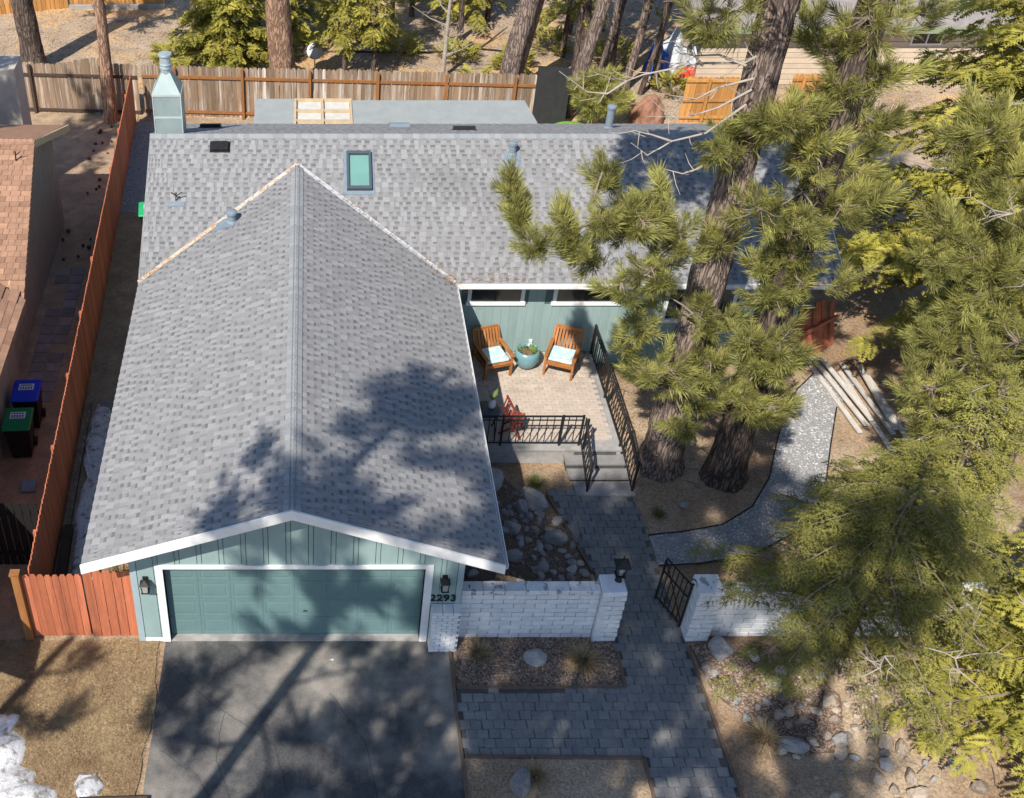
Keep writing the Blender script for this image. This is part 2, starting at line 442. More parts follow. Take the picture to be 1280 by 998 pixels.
def brush_template(seed):
    """fir spray: brush-like twigs, short needles all along"""
    r = np.random.default_rng(seed); vs = []; fs = []
    def brush(p, d, ln, n):
        d = d / np.linalg.norm(d); s_ = np.cross([0, 0, 1.0], d); s_ /= np.linalg.norm(s_); u = np.cross(d, s_)
        for i in range(n):
            t = (i + r.random()) / n
            q_ = p + d * ln * t - np.array([0, 0, .12 * ln * t * t])
            a = r.uniform(-.6, .6) + (math.pi if i % 2 else 0)
            nd = d * r.uniform(.5, .9) + (s_ * math.cos(a) + u * math.sin(a)) * .8
            nl = .105 * (1 - .45 * t) * r.uniform(.8, 1.2); k = len(vs); w_ = np.cross(nd, r.normal(size=3)); w_ = w_ / np.linalg.norm(w_) * .021
            vs.extend([q_ - w_, q_ + w_, q_ + nd * nl]); fs.append((k, k + 1, k + 2))
    brush(np.zeros(3), np.array([1.0, 0, 0]), 1.0, 32)
    for x_, l_ in ((.2, .5), (.42, .44), (.64, .33)):
        for sg in (-1, 1):
            brush(np.array([x_ + r.uniform(-.05, .05), 0, -.12 * x_ * x_]), np.array([.75, sg * r.uniform(.5, .8), r.uniform(-.25, .1)]), l_ * r.uniform(.8, 1.15), 16)
    return np.array(vs), np.array(fs)
FIR_BRUSH = [brush_template(s_) for s_ in (5, 6, 7)]
FROND_CEDAR = [frond_template(9, .045, .8, .3, s) for s in (3, 4)]

def tone_of(K, n, lo, hi):
    return np.repeat(rng.uniform(lo, hi, K), n)
def join(parts):
    vs, fs, ts = [], [], []; n = 0
    for v, f, t in parts:
        vs.append(v); fs.append(f + n); ts.append(t); n += len(v)
    return np.concatenate(vs), np.concatenate(fs), np.concatenate(ts)
def tufts_mesh(pos, dirs, scale, lo=.7, hi=1.25, T=None):
    T = T or TUFT
    parts = []
    pos = np.asarray(pos); dirs = np.asarray(dirs); scale = np.asarray(scale)
    for k, (tv, tf) in enumerate(T):
        sel = np.arange(len(pos)) % len(T) == k
        if not sel.any(): continue
        K = sel.sum()
        v, f = scatter(tv, tf, pos[sel], frame(dirs[sel], rng.uniform(0, 6.28, K)), scale[sel])
        parts.append((v, f, tone_of(K, len(tv), lo, hi)))
    return join(parts)
def fronds_mesh(T, pos, dirs, scale, lo=.7, hi=1.25, rollvar=.5):
    parts = []
    for k, (tv, tf) in enumerate(T):
        sel = np.arange(len(pos)) % len(T) == k
        K = sel.sum()
        v, f = scatter(tv, tf, pos[sel], frame(dirs[sel], rng.normal(0, rollvar, K)), scale[sel])
        parts.append((v, f, tone_of(K, len(tv), lo, hi)))
    return join(parts)

def trunk_mesh(base, top, r0, r1, seg=36, rings=None, rough=.12, lean=.0, flare=.35, seed=0):
    base = Vector(base); top = Vector(top); H = (top - base).length
    rings = rings or max(12, int(H / .17))
    vs = []; ts = []
    for i in range(rings + 1):
        t = i / rings
        c = base.lerp(top, t)
        c = c + Vector((noise.noise((t * 2.1 + seed, 1.7, 0)), noise.noise((t * 2.1 + seed, 7.7, 3)), 0)) * lean * min(1, t * 4)
        r = r0 + (r1 - r0) * t
        z = t * H
        r *= 1 + flare * math.exp(-z / .35)
        for k in range(seg):
            th = 2 * math.pi * k / seg
            p = (math.cos(th) * 3.4 * r0 / .38 + seed * 3, math.sin(th) * 3.4 * r0 / .38, z * 1.5)
            d, _ = noise.voronoi((p[0] * 1.6, p[1] * 1.6, p[2] * .9))
            e = min(1.0, (d[1] - d[0]) * 3.2)
            rr = r * (1 + rough * (e - .6) + .05 * noise.noise((p[0] * .4, p[1] * .4, p[2] * .3)))
            vs.append((c.x + math.cos(th) * rr, c.y + math.sin(th) * rr, c.z))
            ts.append(.62 + .5 * e + .15 * noise.noise((p[0] * 3, p[1] * 3, p[2] * 2)))
    fs = [(i * seg + k, i * seg + (k + 1) % seg, (i + 1) * seg + (k + 1) % seg, (i + 1) * seg + k) for i in range(rings) for k in range(seg)]
    return np.array(vs), np.array(fs), np.array(ts)
def trunk(parent, mat, *a, **k):
    v, f, t = trunk_mesh(*a, **k)
    return np_obj('trunk', v, f, mat, parent, t, True)

def cluster_crown(parent, clusters, trunk_at, mat=m_needle, rscale=1.15, tuft=1.0, lo=.55, hi=1.35, branch_r=.05, twigmat=m_twig, mult=1.0, fill=4, T=None):
    """pine crown: a limb from the trunk to each foliage cluster, a twig to each needle tuft"""
    pos, dr, sc = [], [], []
    br = B()
    r = random.Random(len(clusters))
    nodes = []
    order_ = sorted(clusters, key=lambda c_: (Vector(c_[:3]) - Vector(trunk_at(c_[2]))).length)
    for (x, y, z, rad, n) in order_:
        c = Vector((x, y, z))
        a = Vector(trunk_at(z + r.uniform(-.2, .6))); best = (c - a).length * .9; rt = branch_r; src = None
        for nd in nodes:
            dd = (c - nd).length
            if .25 < dd < best: best = dd; src = nd
        if src is not None: a = src; rt = branch_r * .5
        mid = a.lerp(c, .5) + Vector((r.uniform(-.2, .2), r.uniform(-.2, .2), -.1 * (c - a).length * .5))
        pts = [a, a.lerp(mid, .5) + Vector((0, 0, .03)), mid, mid.lerp(c, .5) + Vector((r.uniform(-.08, .08), r.uniform(-.08, .08), -.05)), c]
        br.tube(pts, [rt, rt * .8, rt * .65, rt * .5, .012], 5, False)
        nodes.append(c)
        for k in range(fill):
            q0 = mid.lerp(c, r.uniform(-.3, 1)) + Vector((r.uniform(-.12, .12), r.uniform(-.12, .12), r.uniform(-.05, .15)))
            pos.append(q0); dr.append(((c - a).normalized() * r.uniform(.2, 1) + Vector((r.uniform(-.6, .6), r.uniform(-.6, .6), r.uniform(-.1, .6)))).normalized()); sc.append(tuft * r.uniform(.4, .75))
        out = (c - a); out.z *= .3
        if out.length < .1: out = Vector((r.uniform(-1, 1), r.uniform(-1, 1), 0))
        out.normalize()
        for k in range(int(n * mult)):
            while True:
                q = Vector((r.uniform(-1, 1), r.uniform(-1, 1), r.uniform(-.8, .8)))
                if q.length < 1: break
            p = c + q * rad * rscale
            d = (out * .45 + q * .7 + Vector((0, 0, .55))).normalized()
            s = mid.lerp(c, r.uniform(.55, 1))
            m2 = s.lerp(p, .6) + Vector((0, 0, -.05))
            br.tube([s, m2, p], [.012, .009, .006], 3, False)
            pos.append(p); dr.append(d); sc.append(tuft * r.uniform(.5, 1.2))
    v, f, t = tufts_mesh(np.array([tuple(p) for p in pos]), np.array([tuple(d) for d in dr]), np.array(sc), lo, hi, T)
    np_obj('crown', v, f, mat, parent, t, kind='stuff')
    br.build('branch', twigmat, parent, kind='stuff')

def whorl_crown(parent, base, H, R, z0, whorls, per, T, mat, step=.16, fl=(.35, .6), droop=.25, up=.15, lo=.7, hi=1.25, trunk_r=.12,
                shape=.85, twigmat=m_twig, seed=0, keep=None, rollvar=.45):
    """fir / cedar crown: whorls of limbs carrying flat sprays on both sides"""
    r = random.Random(seed)
    pos, dr, sc = [], [], []
    br = B()
    base = Vector(base)
    for w in range(whorls):
        t = (w + r.uniform(-.3, .3)) / whorls
        t = min(max(t, 0), .985)
        z = z0 + (H - z0) * t
        L0 = R * ((1 - t) ** shape) + .12
        a0 = r.uniform(0, 6.28)
        for k in range(per):
            th = a0 + 2 * math.pi * k / per + r.uniform(-.35, .35)
            L = L0 * r.uniform(.65, 1.12)
            if keep and not keep(th, z, L): continue
            d = Vector((math.cos(th), math.sin(th), 0))
            sd = Vector((-d.y, d.x, 0))
            bend = r.uniform(-.15, .15)
            def pt(s): return base + Vector((0, 0, z)) + d * (L * s) + sd * (bend * L * s * s) + Vector((0, 0, L * (up * s - droop * s * s)))
            if t < .9: br.tube([pt(0), pt(.33), pt(.66), pt(1)], [.014 + .012 * L, .01 + .008 * L, .01, .004], 4, False)
            n = max(2, int(L / step))
            for i in range(n):
                s = .18 + .82 * (i + r.random()) / n
                p = pt(s); tg = (pt(min(1, s + .05)) - pt(s - .05)).normalized()
                for sg in (-1, 1):
                    dd = tg * r.uniform(.45, .9) + sd * sg * r.uniform(.6, 1) + Vector((0, 0, r.uniform(-.3, .15)))
                    pos.append(p); dr.append(dd.normalized()); sc.append(r.uniform(*fl) * (1.15 - .45 * s))
            pos.append(pt(.97)); dr.append((pt(1) - pt(.9)).normalized()); sc.append(r.uniform(*fl) * .8)
    for k in range(26):
        z = H - .9 * r.random() ** 1.5; a = r.uniform(0, 6.28)
        pos.append(base + Vector((0, 0, z))); dr.append(Vector((math.cos(a) * .6, math.sin(a) * .6, r.uniform(.4, 1.2))).normalized()); sc.append(r.uniform(*fl) * .8)
    v, f, t = fronds_mesh(T, np.array([tuple(p) for p in pos]), np.array([tuple(d) for d in dr]), np.array(sc), lo, hi, rollvar)
    np_obj('crown', v, f, mat, parent, t, kind='stuff')
    br.build('branch', twigmat, parent, kind='stuff')

# ================================================================== THE GROUND
def axis(lo, hi, step, far):
    core = np.arange(lo, hi + .01, step)
    return np.concatenate([[-far, lo - 120, lo - 40, lo - 15, lo - 5], core, [hi + 5, hi + 15, hi + 40, hi + 120, far]])
gx = axis(-14, 26, .4, 400); gy = axis(-12, 36, .4, 400)
GX, GY = np.meshgrid(gx, gy)
GZ = np.array([[-.03 + .022 * noise.noise((x * .5, y * .5, 0)) + .008 * noise.noise((x * 2, y * 2, 5)) for x in gx] for y in gy])
gv = np.stack([GX, GY, GZ], -1).reshape(-1, 3)
nx, ny = len(gx), len(gy)
ii, jj = np.meshgrid(np.arange(nx - 1), np.arange(ny - 1))
q = (jj * nx + ii).ravel()
np_obj('ground', gv, np.stack([q, q + 1, q + nx + 1, q + nx], 1), m_ground, smooth=True, kind='structure')

def wobble(poly, amp=.06, step=.25, seed=0):
    out = []
    n = len(poly)
    for i in range(n):
        a = Vector((*poly[i], 0)); b = Vector((*poly[(i + 1) % n], 0))
        k = max(1, int((b - a).length / step))
        for j in range(k):
            p = a.lerp(b, j / k)
            out.append((p.x + amp * noise.noise((p.x * 2.3, p.y * 2.3, seed)), p.y + amp * noise.noise((p.x * 2.3 + 9, p.y * 2.3, seed))))
    return out
def sheet(name, poly, z, mat, amp=.06, seed=0, parent=None, kind='structure', thick=.05):
    p = wobble(poly, amp, .25, seed) if amp else poly
    b = B().prism(p, 'z', z - thick, z)
    b.f[0], b.f[1] = b.f[0], b.f[1]
    return b.build(name, mat, parent, kind=kind)
def inside(poly, P):
    x, y = P[:, 0], P[:, 1]
    r = np.zeros(len(P), bool); n = len(poly)
    for i in range(n):
        x1, y1 = poly[i]; x2, y2 = poly[(i + 1) % n]
        c = ((y1 > y) != (y2 > y)) & (x < (x2 - x1) * (y - y1) / (y2 - y1 + 1e-12) + x1)
        r ^= c
    return r
def sample(poly, n):
    p = np.array(poly); lo, hi = p.min(0), p.max(0)
    out = rng.uniform(lo, hi, (n, 2))
    return out[inside(poly, out)]

LAWN = [(-6.2, .0), (-2.85, .0), (-2.8, -1.2), (-2.95, -3.2), (-3.4, -8), (-12, -8), (-12, -1), (-7, -.4)]
sheet('dry_lawn', LAWN, .004, m_lawn, .1, 3)
NEIGH = [(-12, .0), (-5.25, .0), (-5.85, 22.6), (-12, 22.8)]
sheet('neighbour_side_yard', NEIGH, .003, m_side, 0)
SIDE = [(-5.1, .15), (-3.2, .15), (-3.2, 12), (-3.3, 16), (-5.7, 16), (-5.4, 8)]
sheet('side_yard', SIDE, .005, m_side, 0)
SGRAV = [(-5.75, 16.0), (-3.2, 16.0), (-3.2, 21.8), (-5.85, 22)]
sheet('gravel_strip', SGRAV, .006, m_gravelbed, 0)
BACK = [(-14, 22.9), (9, 21.7), (24, 21.5), (24, 44), (-14, 44)]
sheet('back_yard', BACK, .002, m_yard, .1, 5)
BED1 = [(2.84, .09), (5.42, .09), (5.5, -.01), (5.86, -.03), (5.85, -.5), (5.82, -1.12), (2.75, -1.08)]
sheet('mulch_bed', BED1, .006, m_mulch, .03, 1)
BED2 = [(2.82, .3), (5.75, .3), (5.74, 1.7), (5.3, 3.2), (5.1, 3.3), (4.1, 4.9), (2.82, 4.9)]
sheet('rock_garden_bed', BED2, .007, m_mulch, .03, 2)
BED3 = [(2.7, -2.55), (5.84, -2.58), (5.8, -7), (2.6, -7)]
sheet('bare_bed', BED3, .005, m_ground, .03, 4)
BED4 = [(7.3, -.1), (8.9, -.12), (9.7, -1.2), (9.5, -2.3), (8.7, -2.5), (8.1, -2.1), (7.45, -1.1)]
sheet('river_rock_bed', BED4, .006, m_mulch, .12, 6)
PATH_G = [(7.16, 2.75), (7.9, 2.85), (8.8, 3.05), (9.6, 3.6), (10.25, 4.5), (10.75, 5.6), (11.3, 6.7), (11.9, 7.6), (12.7, 8.4), (13.5, 7.9),
          (12.6, 6.9), (12.0, 5.6), (11.3, 4.0), (10.4, 2.9), (9.2, 2.2), (8.0, 1.95), (7.17, 1.9)]
sheet('gravel_path', PATH_G, .008, m_gravelbed, 0)

def edging(name, pts, label, r=.018):
    b = B(); b.tube([(x, y, .02) for x, y in pts], r, 5)
    b.build(name, m_dark, None, label=label, cat='edging')
edging('garden_edging', PATH_G[:9], 'thin black edging curving along the tree side of the blue grey gravel path')
edging('garden_edging', PATH_G[:9:-1], 'thin black edging along the gate side of the blue grey gravel path')

DRIVE = [(-2.72, -.02), (2.7, -.02), (2.66, -3.3), (2.55, -9), (-3.0, -9), (-2.8, -3.3)]
drive = sheet('driveway', DRIVE, .012, m_asphalt, .015, 8)
cr = B()
for k, pl in enumerate([[(-2.5, -.6), (-1.9, -1.3), (-1.5, -1.6), (-.6, -2.3), (-.3, -3.4)], [(-1.5, -1.6), (-1.6, -2.6), (-1.2, -3.6)], [(-2.6, -2.4), (-1.9, -2.9), (-1.4, -3.7)], [(.4, -1.2), (1.0, -2.2), (1.2, -3.6)]]):
    pts = []
    for i in range(len(pl) - 1):
        for j in range(6):
            a = Vector((*pl[i], 0)).lerp(Vector((*pl[i + 1], 0)), j / 6)
            pts.append((a.x + .05 * noise.noise((a.x * 5, a.y * 5, k)), a.y + .05 * noise.noise((a.x * 5, a.y * 5, k + 9))))
    for i in range(len(pts) - 1):
        a = Vector((*pts[i], .016)); b = Vector((*pts[i + 1], .016)); n = Vector((b.y - a.y, a.x - b.x, 0)).normalized() * .003
        cr.add([a - n, a + n, b + n, b - n], [(0, 1, 2, 3)])
cr.build('crack', m_crack, drive, kind='stuff')
sheet('garage_apron', [(-2.7, -.02), (2.12, -.02), (2.12, .14), (-2.7, .14)], .03, m_conc, 0)

# ------------------------------------------------------------------ walkway of interlocking pavers
WALK = [(5.25, 4.05), (7.06, 4.05), (7.14, 2), (7.19, 0), (7.3, -3.3), (7.45, -6.5), (5.84, -6.5), (5.87, -2.54), (2.74, -2.5), (2.7, -1.13), (5.84, -1.13), (5.88, 0), (5.8, 1.7)]
walk = sheet('walkway', WALK, .012, m_joint, .015, 9)
def paver_template(seed):
    r = random.Random(seed)
    b = B()
    n = 12; o = []
    for k in range(n):
        th = 2 * math.pi * (k + .5) / n
        c, s_ = math.cos(th), math.sin(th)
        m = max(abs(c), abs(s_)) * .96 + .04
        R = .0993 / m * (1 + r.uniform(-.05, .05))
        o.append((c * R, s_ * R * .945))
    z1 = r.uniform(.024, .03)
    vs = [(x, y, 0) for x, y in o] + [(x, y, z1 - .008) for x, y in o] + [(x * .95, y * .95, z1) for x, y in o]
    fs = [(i, (i + 1) % n, n + (i + 1) % n, n + i) for i in range(n)] + [(n + i, n + (i + 1) % n, 2 * n + (i + 1) % n, 2 * n + i) for i in range(n)] + [tuple(range(2 * n, 3 * n))]
    b.tone = r.uniform(.96, 1.04)
    return b.add(vs, fs)
PV = [paver_template(s) for s in range(8)]
PVM = [b.mesh('paver', m_paver) for b in PV]
cells = []
row = 0
y = -6.45
while y < 4.05:
    x = 2.6 + (row % 2) * .1
    while x < 7.6:
        cells.append((x + random.uniform(-.006, .006), y + random.uniform(-.006, .006)))
        x += .202
    y += .19; row += 1
cells = np.array(cells)
shrink = inside([(px + (.035 if px < 5.9 else -.035) * (1 if abs(px - 5.85) > .2 else 1), py) for px, py in WALK], cells)
cells = cells[shrink]
cells = cells[np.argsort((cells[:, 0]) ** 2 + (cells[:, 1] + 13.7) ** 2)]
vis = cells[:, 1] > -3.6
order = np.concatenate([cells[vis], cells[~vis]])
def xf(x, y, z, rz=0): return Matrix.Translation((x, y, z)) @ Matrix.Rotation(rz, 4, 'Z')
rest = B()
for i, (x, y) in enumerate(order):
    k = random.randrange(8); rz = random.choice((0, math.pi)) + random.uniform(-.05, .05)
    Mx = xf(x, y, .012 + random.uniform(-.002, .003), rz)
    if i < 300: place('paver', PVM[k], Mx, walk)
    else:
        rest.tone = PV[k].t[0]; rest.add(PV[k].v, PV[k].f, Mx)
rest.build('paver_field', m_paver, walk, kind='stuff')
# brown curb strips along the walkway
def kerb(pts, label):
    b = B()
    for p, q_ in zip(pts[:-1], pts[1:]):
        b.bar((*p, .03), (*q_, .03), .05, .06)
    b.build('path_edging', M('brown_edging', (.17, .115, .085), (.12, .085, .065), 8, .9), None, label=label, cat='edging')
kerb([(5.86, -.3), (5.84, -1.1), (2.74, -1.1)], 'brown edging strip between the mulch bed and the paved walkway')
kerb([(2.74, -2.53), (5.85, -2.56), (5.83, -6.5)], 'brown edging strip around the bare bed below the walkway')
kerb([(7.22, -.2), (7.33, -3.3), (7.47, -6.5)], 'brown edging strip along the river rock side of the walkway')
kerb([(5.77, 1.72), (5.22, 3.95)], 'brown edging strip between the rock garden and the walkway')
kerb([(2.69, -.3), (2.68, -3.3), (2.6, -6.5)], 'brown edging strip along the right side of the driveway')

# ================================================================== THE HOUSE
XR, GP, EZ, PK = -.26, .365, 2.8, 4.13          # garage ridge x, pitch, eave height, peak height
GL, GR = -3.9, 3.38
MY0, MP, MYR = 8.03, .42, 12.08                 # main eave y, pitch, ridge y
MZR = EZ + MP * (MYR - MY0)
MYB = 2 * MYR - MY0
X0, X1 = -3.92, 12.4
gz = lambda x: PK - GP * abs(x - XR)
mz = lambda y: MZR - MP * abs(y - MYR)
YV = MY0 + (PK - EZ) / MP                       # where the garage ridge dies into the main roof
house = empty('house', (0, 4, 0), 'grey shingled single storey house with teal siding and front garage', 'house')
roof_b = B()
TH = .17
def slab(poly):
    n = len(poly)
    roof_b.add([p for p in poly] + [(p[0], p[1], p[2] - TH) for p in poly],
               [tuple(range(n)), tuple(range(2 * n - 1, n - 1, -1))] + [(i, i + n, (i + 1) % n + n, (i + 1) % n) for i in range(n)])
FY = -.58
slab([(GL, FY, EZ), (XR, FY, PK), (XR, YV, PK), (GL, MY0, EZ)])
slab([(XR, FY, PK), (GR, FY, EZ), (GR, MY0, EZ), (XR, YV, PK)])
slab([(X0, MYR, MZR), (X0, MY0, EZ), (XR, YV, PK), (GR, MY0, EZ), (X1, MY0, EZ), (X1, MYR, MZR)])
slab([(X1, MYR, MZR), (X1, MYB, EZ), (X0, MYB, EZ), (X0, MYR, MZR)])
roof = roof_b.build('roof', m_soffit, house)

# shingles: laminated strips with proud tabs
def shingle_template(seed, L=1.0, ex=.145):
    r = random.Random(seed)
    b = B()
    tb = r.uniform(.84, .96)
    b.tone = tb
    b.add([(-L / 2 + .002, 0, 0), (L / 2 - .002, 0, 0), (L / 2 - .002, 0, .009), (-L / 2 + .002, 0, .009), (L / 2 - .002, ex + .02, .003), (-L / 2 + .002, ex + .02, .003)],
          [(0, 1, 2, 3), (3, 2, 4, 5), (1, 4, 2), (0, 3, 5)])
    x = -L / 2 + r.uniform(0, .06)
    while x < L / 2 - .06:
        w = min(r.uniform(.07, .17), L / 2 - .004 - x)
        b.tone = r.uniform(.93, 1.16)
        b.add([(x, -.003, .003), (x + w, -.003, .003), (x + w, -.003, .015), (x, -.003, .015), (x + w, ex + .005, .009), (x, ex + .005, .009), (x + w, ex, .003), (x, ex, .003)],
              [(0, 1, 2, 3), (3, 2, 4, 5), (1, 6, 4, 2), (0, 3, 5, 7)])
        x += w
        g = r.uniform(.08, .15)
        if x + g < L / 2 - .01:                      # the dark printed band of the lower layer, showing between the tabs
            b.tone = r.uniform(.54, .74)
            ya, yb = ex - r.uniform(.05, .08), ex + .004
            zz = lambda y_: .009 - .006 * y_ / (ex + .02) + .0015
            b.add([(x + .004, ya, zz(ya)), (x + g - .004, ya, zz(ya)), (x + g - .004, yb, zz(yb)), (x + .004, yb, zz(yb))], [(0, 1, 2, 3)])
        x += g
    return b
SH = [shingle_template(s) for s in range(12)]
SHM = [b.mesh('shingle', m_shingle) for b in SH]
EX = .145
mats = []
def basis(o, ax, ay):
    ax = Vector(ax).normalized(); ay = Vector(ay).normalized(); az = ax.cross(ay)
    m = Matrix.Identity(4)
    for i, c in enumerate((ax, ay, az)):
        for j in range(3): m[j][i] = c[j]
    m.translation = o
    return m
def course_field(eave_pt, along, upslope, length, rise, keep):
    """rows of strips from the eave up"""
    along = Vector(along).normalized(); upslope = Vector(upslope).normalized(); nrm = along.cross(upslope)
    rows = int(rise / EX + .5)
    for r_ in range(rows):
        off = -random.choice((.0, .17, .33, .5, .66, .83))
        k = off
        while k < length:
            a, b_ = max(k, 0), min(k + 1.0, length)
            if b_ - a > .08:
                p = Vector(eave_pt) + along * ((a + b_) / 2) + upslope * (r_ * EX) + nrm * .004
                if keep(p + upslope * EX * .5): mats.append((basis(p, along, upslope) @ Matrix.Diagonal((b_ - a, 1, 1, 1)), random.randrange(12)))
            k += 1.0
sl = math.hypot(1, GP)
course_field((GR, FY, EZ), (0, 1, 0), (-1, 0, GP), 12.2, (GR - XR) * sl, lambda p: mz(p.y) < gz(p.x) + .25)
course_field((GL, 11.6, EZ), (0, -1, 0), (1, 0, GP), 12.18, (XR - GL) * sl, lambda p: mz(p.y) < gz(p.x) + .25)
ml_ = math.hypot(1, MP)
course_field((X0, MY0, EZ), (1, 0, 0), (0, 1, MP), X1 - X0, (MYR - MY0) * ml_, lambda p: p.x > GR or gz(p.x) < mz(p.y) + .25)
course_field((X1, MYB, EZ), (-1, 0, 0), (0, -1, MP), X1 - X0, (MYR - MY0) * ml_, lambda p: True)
camp = Vector(cam.location)
mats.sort(key=lambda t: (t[0].translation - camp).length)
for Mx, k in mats[:300]: place('shingle', SHM[k], Mx, roof)
restp = []
for k in range(12):
    ms = np.array([np.array(Mx) for Mx, kk in mats[300:] if kk == k])
    tv = np.array(SH[k].v); tri = []
    for f in SH[k].f:
        for i in range(1, len(f) - 1): tri.append((f[0], f[i], f[i + 1]))
    tri = np.array(tri)
    v = np.einsum('kij,nj->kni', ms[:, :3, :3], tv) + ms[:, None, :3, 3]
    f = (tri[None] + (np.arange(len(ms)) * len(tv))[:, None, None]).reshape(-1, 3)
    restp.append((v.reshape(-1, 3), f, np.tile(np.array(SH[k].t), len(ms))))
v, f, t = join(restp)
np_obj('shingle_field', v, f, m_shingle, roof, t, kind='stuff')

# ridge caps
def cap_mesh(p, w=.15):
    b = B(); ex = .15
    for sx in (-1, 1):
        pts = [(0, 0, .036), (sx * w, 0, .036 - p * w), (sx * w, ex + .03, .024 - p * w), (0, ex + .03, .024), (0, 0, .02), (sx * w, 0, .014 - p * w)]
        b.add(pts, [(0, 1, 2, 3) if sx > 0 else (3, 2, 1, 0), (4, 5, 1, 0) if sx > 0 else (0, 1, 5, 4)])
    return b.mesh('ridge_cap', m_cap)
capG, capM = cap_mesh(GP), cap_mesh(MP)
y = FY
while y < YV - .12: place('ridge_cap', capG, xf(XR, y, PK), roof); y += .145
x = X0
while x < X1 - .1: place('ridge_cap', capM, xf(x, MYR, MZR, -math.pi / 2), roof); x += .145
# valley flashing
for nm, ex_, mt in (('valley_flashing', GR, m_metal), ('valley_flashing', GL, M('rusty_flashing', (.5, .38, .27), (.55, .5, .45), 3, .6, c3=(.42, .26, .14), s3=2.5))):
    a = Vector((XR, YV, PK)); b_ = Vector((ex_, MY0, EZ)); d = (b_ - a).normalized()
    n = Vector((0, 0, 1)); s_ = d.cross(n).normalized()
    bb = B()
    w = .055
    for sg in (-1, 1):
        s3 = s_ * sg * w; up = Vector((0, 0, .03))
        def on(p): return Vector((p.x, p.y, max(gz(p.x), mz(p.y)) + .03))
        bb.add([a + up, b_ + up, on(b_ + s3), on(a + s3)], [(0, 1, 2, 3) if sg > 0 else (3, 2, 1, 0)])
    bb.build(nm, mt, roof)
# fascia and gutters
fb = B()
for ex_, sg in ((GL, -1), (GR, 1)):
    p = [(XR, PK + .012), (ex_ - sg * -.02, EZ + .012 - GP * .02), (ex_ - sg * -.02, EZ - .2 - GP * .02), (XR, PK - .2)]
    fb.prism(p if sg > 0 else p[::-1], 'y', FY - .035, FY + .0)
fb.build('rake_fascia', m_white, roof)
for nm, pts, lab in (('gutter', [(GR, FY, 0), (GR, MY0 - .02, 0)], None), ('gutter', [(GR + .06, MY0, 0), (X1, MY0, 0)], None)):
    b = B()
    p, q_ = Vector(pts[0]), Vector(pts[1])
    if p.x == q_.x:
        sg = 1 if p.x > 0 else -1
        for o0, o1, za, zb in ((.0, .012, -.1, -.01), (.0, .07, -.108, -.1), (.062, .072, -.1, -.005)):
            xa, xb = sorted((p.x + sg * o0, p.x + sg * o1))
            b.box(xa, xb, p.y, q_.y, EZ + za, EZ + zb)
    else:
        for o0, o1, za, zb in ((-.012, 0, -.1, -.01), (-.07, 0, -.108, -.1), (-.072, -.062, -.1, -.005)):
            b.box(p.x, q_.x, p.y + o0, p.y + o1, EZ + za, EZ + zb)
    b.build(nm, m_white, roof)
B().prism([(MY0, EZ), (MYR, MZR), (MYB, EZ), (MYB, EZ - .19), (MYR, MZR - .19), (MY0, EZ - .19)][::-1], 'x', X1, X1 + .03).build('rake_fascia', m_white, roof)

# walls
WX0, WX1, PY = -3.2, 2.8, 8.6
gw = B()
zt = lambda x: gz(x) - TH - .005
gw.prism([(WX0, 0), (-2.62, 0), (-2.62, zt(-2.62)), (WX0, zt(WX0))], 'y', 0, .12)
gw.prism([(2.12, 0), (WX1, 0), (WX1, zt(WX1)), (2.12, zt(2.12))], 'y', 0, .12)
gw.prism([(-2.62, 2.08), (2.12, 2.08), (2.12, zt(2.12)), (XR, zt(XR)), (-2.62, zt(-2.62))], 'y', 0, .12)
gw.box(WX0, WX0 + .12, .12, 16, 0, EZ - .1)
gw.box(WX1 - .12, WX1, .12, PY, 0, EZ - .1)
gw.box(WX1, 11.8, PY, PY + .12, 0, 2.86)
gw.box(11.68, 11.8, PY + .12, 15.5, 0, EZ - .1)
gw.prism([(PY + .12, EZ - .1), (15.5, EZ - .1), (MYR, MZR - TH - .02)], 'x', 11.68, 11.8)
gw.prism([(MY0 + .5, EZ - .1), (15.5, EZ - .1), (MYR, MZR - TH - .02)], 'x', WX0, WX0 + .12)
gw.box(WX0 + .12, 11.68, 15.4, 15.5, 0, EZ - .1)
wall = gw.build('wall', M('wall_groove', (.1, .16, .165), (.08, .13, .135), 5, .9), house)
# siding boards standing proud of the wall
def board_x(x0, x1, z0, ztop, yf, th=.016):
    if x1 - x0 < .015: return
    B().prism([(x0, z0), (x1, z0), (x1, ztop(x1)), (x0, ztop(x0))], 'y', yf - th, yf + .004).build('siding_board', m_teal, wall)
x = WX0 + .11; k = 0
while x < WX1 - .1:
    w = .30 if k % 2 == 0 else .075
    a, b_ = x, min(x + w, WX1 - .1)
    segs = [(a, b_)]
    if b_ < -2.66 or a > 2.2: board_x(a, b_, .12 if a < 0 else .03, zt, 0)
    else:
        for s0, s1, z0 in ((a, min(b_, -2.66), .12), (max(a, -2.66), min(b_, 2.2), 2.15), (max(a, 2.2), b_, .03)):
            if s1 > s0: board_x(s0, s1, z0, zt, 0)
    x += w + .012; k += 1
x = WX1 + .05; k = 0
while x < 11.75:
    w = .198
    a, b_ = x, min(x + w, 11.75)
    if (a < 5.16 and b_ > 3.8) or (a < 7.46 and b_ > 5.84) or (a < 10.23 and b_ > 8.52):
        board_x(a, b_, .42 if a < 7 else .04, lambda q: 1.825 if q < 8 else 1.3, PY)
    else: board_x(a, b_, .42 if a < 7 else .04, lambda q: 2.86, PY)
    x += w + .003; k += 1
